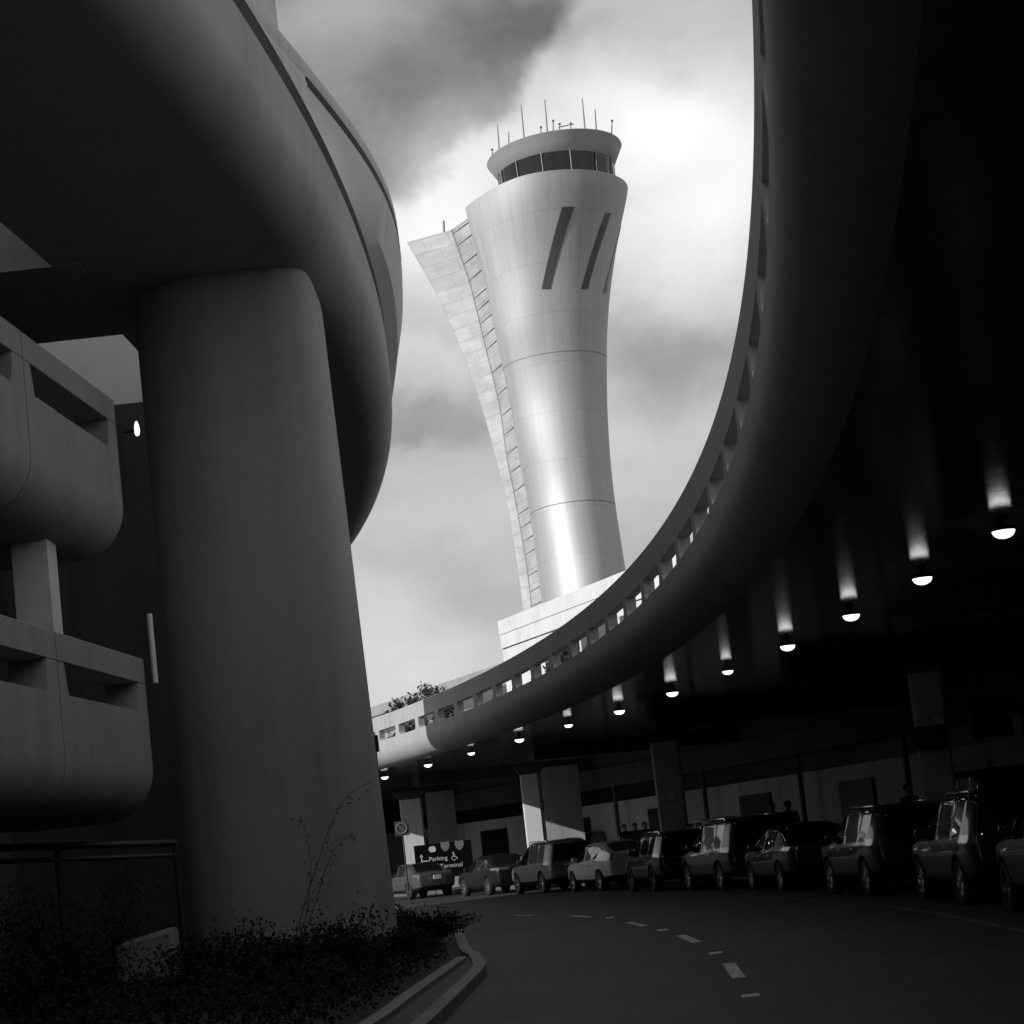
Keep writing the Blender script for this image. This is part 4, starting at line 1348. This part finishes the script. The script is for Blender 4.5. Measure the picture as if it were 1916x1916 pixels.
# ------------------------------------------------------------------ signs
def text_mesh(body, size, name, mat, parent, loc, depth=.01, align='LEFT'):
    cu = bpy.data.curves.new(name, 'FONT'); cu.body = body; cu.size = size; cu.extrude = depth; cu.align_x = align
    o = bpy.data.objects.new(name, cu); col.objects.link(o)
    dg = bpy.context.evaluated_depsgraph_get(); dg.update()
    me = bpy.data.meshes.new_from_object(o.evaluated_get(dg), depsgraph=dg)
    bpy.data.objects.remove(o)
    me.materials.clear(); me.materials.append(mat)
    o = bpy.data.objects.new(name, me); col.objects.link(o)
    o.parent = parent; o.rotation_euler = (math.pi / 2, 0, 0); o.location = loc
    return o
YS = 84.0
q0, q1 = at(774, 1583, YS), at(880, 1566, YS)
W_ = q1.x - q0.x; ztp = q0.z
sign = empty('direction_sign', ((q0.x + q1.x) / 2, YS, .15))
tag(sign, 'black direction sign reading Parking and Terminal with shields, left under the roadway', 'sign')
bz = ztp - .15
def sg(px, py):
    q = at(px, py, YS); return q.x - sign.location.x, q.z - .15
m1 = MB(); m1.box((0, 0, bz - .75), (W_, .1, 1.5)); m1.build('board', MT['signblack'], sign)
for sx in (-1, 1):
    m1 = MB(); m1.box((sx * (W_ / 2 - .25), .10, (bz - .2) / 2), (.09, .09, bz - .2)); m1.build('leg', MT['post'], sign)
x_, z_ = sg(803, 1612); text_mesh('Parking', .275, 'lettering', MT['signwhite'], sign, (x_, -.055, z_))
x_, z_ = sg(824, 1625); text_mesh('Terminal', .275, 'lettering', MT['signwhite'], sign, (x_, -.055, z_))
m1 = MB()                                              # arrow with a foot
x_, z_ = sg(789, 1607)
m1.box((x_, -.06, z_), (.045, .02, .24)); m1.box((x_ + .14, -.06, z_ - .115), (.30, .018, .04))
m1.poly([(x_ - .085, -.07, z_ + .07), (x_ + .085, -.07, z_ + .07), (x_, -.07, z_ + .19)]); m1.build('arrow', MT['signwhite'], sign, fix=False)
x_, z_ = sg(809, 1589)
m1 = MB(); m1.box((x_, -.06, z_), (.26, .02, .20)); m1.box((x_, -.06, z_), (.31, .018, .12)); m1.box((x_, -.06, z_), (.19, .016, .25)); m1.build('route_panel', MT['signwhite'], sign)
for px_s in ((833, 1583), (859.5, 1580.5)):
    x_, z_ = sg(*px_s)
    out = [(-.17, .20), (0, .16), (.17, .20), (.20, .02), (.13, -.15), (0, -.24), (-.13, -.15), (-.20, .02)]
    m1 = MB(); m1.loft([[(x_ + x, y, z_ + z) for x, z in out] for y in (-.075, -.05)], smooth=False); m1.build('route_shield', MT['signgrey'], sign)
m1 = MB()                                              # wheelchair symbol
hx, hz = sg(849, 1602); hz -= .02
k_ = .72
m1.lathe([(.001, -.075), (.05 * k_, -.075), (.05 * k_, -.055)], (hx, 0, hz + .24 * k_), axis='Y', n=12)
m1.tube([(hx, -.065, hz + .17 * k_), (hx + .02 * k_, -.065, hz), (hx + .16 * k_, -.065, hz - .01), (hx + .22 * k_, -.065, hz - .16 * k_)], .022, 6)
m1.tube([(hx, -.065, hz + .10 * k_), (hx + .12 * k_, -.065, hz + .10 * k_)], .018, 6)
m1.tube([(hx + .13 * k_ * math.cos(a) + .01, -.065, hz - .08 * k_ + .13 * k_ * math.sin(a)) for a in [D2R(100 + 14 * k) for k in range(17)]], .016, 6)
m1.build('wheelchair_symbol', MT['signwhite'], sign)

YQ = 74.0
q = at(752, 1550, YQ)
rs = empty('round_sign', (q.x, YQ, .1))
tag(rs, 'small square sign with a ring mark on a post beside the sunlit column', 'sign')
m1 = MB(); m1.box((0, 0, q.z - .1), (.56, .04, .56)); m1.build('panel', MT['fascia'], rs)
m1 = MB(); m1.tube([(.2 * math.cos(a), -.03, q.z - .1 + .2 * math.sin(a)) for a in [2 * math.pi * k / 24 for k in range(25)]], .03, 6); m1.tube([(-.13, -.03, q.z + .03), (.13, -.03, q.z - .23)], .025, 6); m1.build('ring', MT['signgrey'], rs)
m1 = MB(); m1.tube([(0, .05, 0), (0, .05, q.z - .1)], .035, 8); m1.build('post', MT['post'], rs)

q0, q1 = at(697, 1378, 31.0), at(716, 1700, 31.0)
tp = empty('signal_post', ((q0.x + q1.x) / 2 + .02, 31.0, .2))
tag(tp, 'dark post with a small box on top just right of the big pier', 'post')
hh = q0.z - .2
m1 = MB(); m1.tube([(0, 0, 0), (0, 0, hh - .25)], .085, 12); m1.build('pole', MT['post'], tp)
m1 = MB(); m1.box((-.0, 0, hh - .12), (.24, .2, .26)); m1.build('box', MT['post'], tp)

q = at(1740, 1380, 39.7)
cs = empty('column_sign', (q.x, 39.75, q.z))
tag(cs, 'dark rectangular notice box fixed across the tall right column', 'sign')
m1 = MB(); m1.box((-.04, -.04, 0), (.74, .1, .5)); m1.build('panel', MT['fascia'], cs)
m1 = MB(); m1.box((.0, -.095, .0), (.02, .02, .5)); m1.build('divider', MT['mast'], cs)
q = at(1754, 1346, 39.7)
cs = empty('paper_notice', (q.x, 39.78, q.z))
tag(cs, 'small pale notice above the dark box on the tall right column', 'notice')
m1 = MB(); m1.box((0, -.02, 0), (.27, .03, .22)); m1.build('sheet', MT['plate'], cs)
m1 = MB(); m1.box((0, .005, 0), (.30, .02, .25)); m1.build('backing', MT['post'], cs)
q = at(1257, 1489, 57.7)
cs = empty('round_plaque', (q.x, 57.97, q.z))
tag(cs, 'round pale plaque on the middle column', 'sign')
m1 = MB(); m1.lathe([(.001, -.05), (.14, -.05), (.155, -.03), (.155, .06)], (0, 0, 0), axis='Y', n=24); m1.build('disc', MT['whitepaint'], cs)
m1 = MB(); m1.lathe([(.17, -.02), (.17, .06)], (0, 0, 0), axis='Y', n=24); m1.build('backing', MT['fascia'], cs)
q0, q1 = at(1812, 1312, 44), at(1898, 1375, 44)
hs = empty('hanging_sign', ((q0.x + q1.x) / 2, 44, q0.z))
tag(hs, 'dark hanging sign box under the roadway at far right', 'sign')
hgt = q0.z - q1.z
m1 = MB(); m1.box((0, 0, -hgt / 2), (q1.x - q0.x, .2, hgt)); m1.build('box', MT['fascia'], hs)
for sx in (-.35, .35):
    m1 = MB(); m1.tube([(sx, 0, 0), (sx, 0, Z_SOF - q0.z)], .02, 6); m1.build('hanger', MT['mast'], hs)

# ------------------------------------------------------------------ people (far under the roadway)
def person(loc, rz, label, cloth, h=1.72, bag=False):
    k = h / 1.72
    V = {'pel': (0, 0, .95), 'wai': (0, .01, 1.10), 'che': (0, .0, 1.30), 'nek': (0, .0, 1.46), 'hd0': (0, -.01, 1.53), 'hd1': (0, -.02, 1.62), 'hd2': (0, -.01, 1.70)}
    Rr = {'pel': .135, 'wai': .125, 'che': .15, 'nek': .055, 'hd0': .075, 'hd1': .095, 'hd2': .06}
    E = [('pel', 'wai'), ('wai', 'che'), ('che', 'nek'), ('nek', 'hd0'), ('hd0', 'hd1'), ('hd1', 'hd2')]
    for s, t in ((1, 'l'), (-1, 'r')):
        V.update({'sh' + t: (s * .19, 0, 1.40), 'el' + t: (s * .25, .03, 1.13), 'wr' + t: (s * .24, -.06, .90), 'pa' + t: (s * .235, -.08, .84),
                  'hip' + t: (s * .10, 0, .88), 'kn' + t: (s * .11, -.03, .50), 'an' + t: (s * .11, .02, .09), 'to' + t: (s * .13, -.14, .04)})
        Rr.update({'sh' + t: .075, 'el' + t: .048, 'wr' + t: .032, 'pa' + t: .034, 'hip' + t: .10, 'kn' + t: .065, 'an' + t: .05, 'to' + t: .04})
        E += [('che', 'sh' + t), ('sh' + t, 'el' + t), ('el' + t, 'wr' + t), ('wr' + t, 'pa' + t), ('pel', 'hip' + t), ('hip' + t, 'kn' + t), ('kn' + t, 'an' + t), ('an' + t, 'to' + t)]
        for f, (dx, dy, ln) in enumerate(((-.03, -.03, .05), (-.012, -.045, .085), (0, -.02, .095), (.012, 0, .09), (.02, .02, .07))):
            nm = 'f%d%s' % (f, t)
            V[nm] = (s * .235 + dx * .6, -.08 + dy * .8, .83 - ln); Rr[nm] = .009
            E.append(('pa' + t, nm))
    keys = list(V)
    me = bpy.data.meshes.new('body'); me.from_pydata([tuple(c * k for c in V[q]) for q in keys], [(keys.index(a), keys.index(b)) for a, b in E], [])
    o = bpy.data.objects.new('body', me); col.objects.link(o)
    sk = o.modifiers.new('k', 'SKIN')
    lay = me.skin_vertices[0].data
    for i, q in enumerate(keys):
        lay[i].radius = (Rr[q] * k * (1.15 if q in ('che', 'wai', 'pel') else 1), Rr[q] * k * (.78 if q in ('che', 'wai', 'pel') else 1))
    lay[0].use_root = True
    sb = o.modifiers.new('s', 'SUBSURF'); sb.levels = 2; sb.render_levels = 2
    dg = bpy.context.evaluated_depsgraph_get(); dg.update()
    m2 = bpy.data.meshes.new_from_object(o.evaluated_get(dg), depsgraph=dg)
    bpy.data.objects.remove(o)
    m2.materials.clear(); m2.materials.append(cloth); m2.materials.append(MT['skin'])
    for p in m2.polygons:
        z = p.center.z / k
        p.material_index = 1 if (z > 1.47 or (z < .90 and abs(p.center.x) > .19 * k)) else 0
    m2.polygons.foreach_set('use_smooth', [True] * len(m2.polygons))
    root = empty('person', loc, rz)
    b = bpy.data.objects.new('body', m2); col.objects.link(b); b.parent = root
    m1 = MB()
    m1.lathe([(.001, .115), (.06, .105), (.098, .06), (.103, .0), (.085, -.05)], (0, .012, 1.62 * k), n=18, caps=False); m1.build('hair', MT['hair'], root)
    tag(root, label, 'person', 'people waiting under the roadway')
    return root
for px, py, Y, lab, cl, h in ((1166, 1532, 73, 'person in dark clothes, leftmost of three standing behind the white hatchback', 'cloth_dark', 1.70),
                               (1185, 1524, 73.5, 'person in grey clothes, middle one of three standing behind the white hatchback', 'cloth_mid', 1.78),
                               (1204, 1524, 73.2, 'person in dark clothes, rightmost of three standing behind the white hatchback', 'cloth_dark', 1.74),
                               (1441, 1484, 52, 'person in dark clothes standing left of the thin post behind the dark saloon', 'cloth_dark', 1.74),
                               (1472, 1492, 51, 'person in dark clothes leaning by the thin post behind the dark saloon', 'cloth_dark', 1.68),
                               (1697, 1462, 42, 'person in black standing left of the tall right column', 'cloth_dark', 1.82)):
    q = at(px, py, Y)

    person((q.x, Y, .15), rng.uniform(-.6, .6), lab, MT[cl], min(1.9, max(1.55, q.z - .15)))

# ------------------------------------------------------------------ sky and sun
SUN_AZ = D2R(60)            # to the left of straight behind the camera
SUN_EL = D2R(24)
to_sun = Vector((-math.sin(SUN_AZ) * math.cos(SUN_EL), -math.cos(SUN_AZ) * math.cos(SUN_EL), math.sin(SUN_EL)))
sd = bpy.data.lights.new('sun', 'SUN'); sd.energy = 3.4; sd.angle = D2R(.6); sd.color = (1.0, .985, .96)
so = bpy.data.objects.new('sun', sd); col.objects.link(so)
so.rotation_euler = to_sun.to_track_quat('Z', 'Y').to_euler()
so.location = to_sun * 100

w = bpy.data.worlds.new('World'); scene.world = w; w.use_nodes = True
nt = w.node_tree
for n_ in list(nt.nodes): nt.nodes.remove(n_)
outw = nt.nodes.new('ShaderNodeOutputWorld'); bgn = nt.nodes.new('ShaderNodeBackground')
nt.links.new(bgn.outputs[0], outw.inputs[0])
sky = nt.nodes.new('ShaderNodeTexSky'); sky.sky_type = 'NISHITA'; sky.sun_disc = False
sky.sun_elevation = SUN_EL
sky.sun_rotation = math.atan2(to_sun.x, to_sun.y)
bw_ = nt.nodes.new('ShaderNodeRGBToBW'); nt.links.new(sky.outputs[0], bw_.inputs[0])
dirv = nt.nodes.new('ShaderNodeTexCoord').outputs['Generated']
nz = nt.nodes.new('ShaderNodeTexNoise'); nz.inputs['Scale'].default_value = 12.0; nz.inputs['Detail'].default_value = 7; nz.inputs['Roughness'].default_value = .55
nt.links.new(dirv, nz.inputs['Vector'])
wv = nt.nodes.new('ShaderNodeVectorMath'); wv.operation = 'MULTIPLY_ADD'
nt.links.new(nz.outputs['Color'], wv.inputs[0]); wv.inputs[1].default_value = (.07, .07, .07)
sub_ = nt.nodes.new('ShaderNodeVectorMath'); sub_.operation = 'SUBTRACT'; nt.links.new(dirv, sub_.inputs[0]); sub_.inputs[1].default_value = (.035, .035, .035)
nt.links.new(sub_.outputs[0], wv.inputs[2])
wdir = wv.outputs[0]
# broad cloud masses: (photo px, angular radius, sharpness, brightness change)
base = noise(nt, mapping(nt, wdir, (2.2, 2.2, 5.0)), 2.2, 8, .55)
val = ramp(nt, base, [(.30, .40), (.5, .52), (.70, .64)])
vsep = math_n(nt, 'MULTIPLY', val, 1.0)
def lobe(px, py, sx, sz, amount, hard=1.0):
    """soft cloud mass centred on a direction; sx, sz = angular half sizes (rad)"""
    global vsep
    d = ray(px, py).normalized()
    s = nt.nodes.new('ShaderNodeVectorMath'); s.operation = 'SUBTRACT'; nt.links.new(wdir, s.inputs[0]); s.inputs[1].default_value = d
    m = nt.nodes.new('ShaderNodeVectorMath'); m.operation = 'MULTIPLY'; nt.links.new(s.outputs[0], m.inputs[0]); m.inputs[1].default_value = (1 / sx, 1 / sx * .6, 1 / sz)
    l = nt.nodes.new('ShaderNodeVectorMath'); l.operation = 'LENGTH'; nt.links.new(m.outputs[0], l.inputs[0])
    mr = nt.nodes.new('ShaderNodeMapRange'); mr.interpolation_type = 'SMOOTHSTEP'
    mr.inputs['From Min'].default_value = 1 - hard * .98; mr.inputs['From Max'].default_value = 1.0
    mr.inputs['To Min'].default_value = amount; mr.inputs['To Max'].default_value = 0
    nt.links.new(l.outputs['Value'], mr.inputs['Value'])
    vsep = math_n(nt, 'ADD', vsep, mr.outputs[0])
K = 1 / 3600.
lobe(1300, 330, 340 * K, 340 * K, .42, .9)
lobe(610, -140, 460 * K, 460 * K, -.32, .11)
lobe(620, 10, 260 * K, 120 * K, .12, .9)
lobe(860, 400, 300 * K, 230 * K, .34, .8)
lobe(810, 390, 170 * K, 110 * K, .14, .8)
lobe(1130, 230, 270 * K, 150 * K, .20, .8)
lobe(800, 170, 200 * K, 110 * K, -.06, .8)
lobe(980, 40, 260 * K, 90 * K, -.10, .8)
lobe(1250, 680, 260 * K, 130 * K, -.20, .9)
lobe(820, 780, 260 * K, 50 * K, -.14, .8)
lobe(780, 690, 220 * K, 60 * K, .12, .8)
lobe(760, 1230, 300 * K, 200 * K, .20, .9)
lobe(860, 960, 260 * K, 120 * K, .06, .9)
cl = math_n(nt, 'MAXIMUM', math_n(nt, 'MULTIPLY', vsep, 10.0), 1.6)
mix = mixc(nt, .93, bw_.outputs[0], cl)
nt.links.new(mix, bgn.inputs['Color'])
bgn.inputs['Strength'].default_value = .10

# ------------------------------------------------------------------ render settings
scene.view_settings.view_transform = 'Standard'
scene.view_settings.look = 'None'
scene.view_settings.exposure = 0.0
scene.view_settings.gamma = 1.0
scene.render.engine = 'CYCLES'
scene.cycles.use_denoising = True
scene.cycles.max_bounces = 8
scene.cycles.diffuse_bounces = 4
scene.cycles.sample_clamp_indirect = 6.0
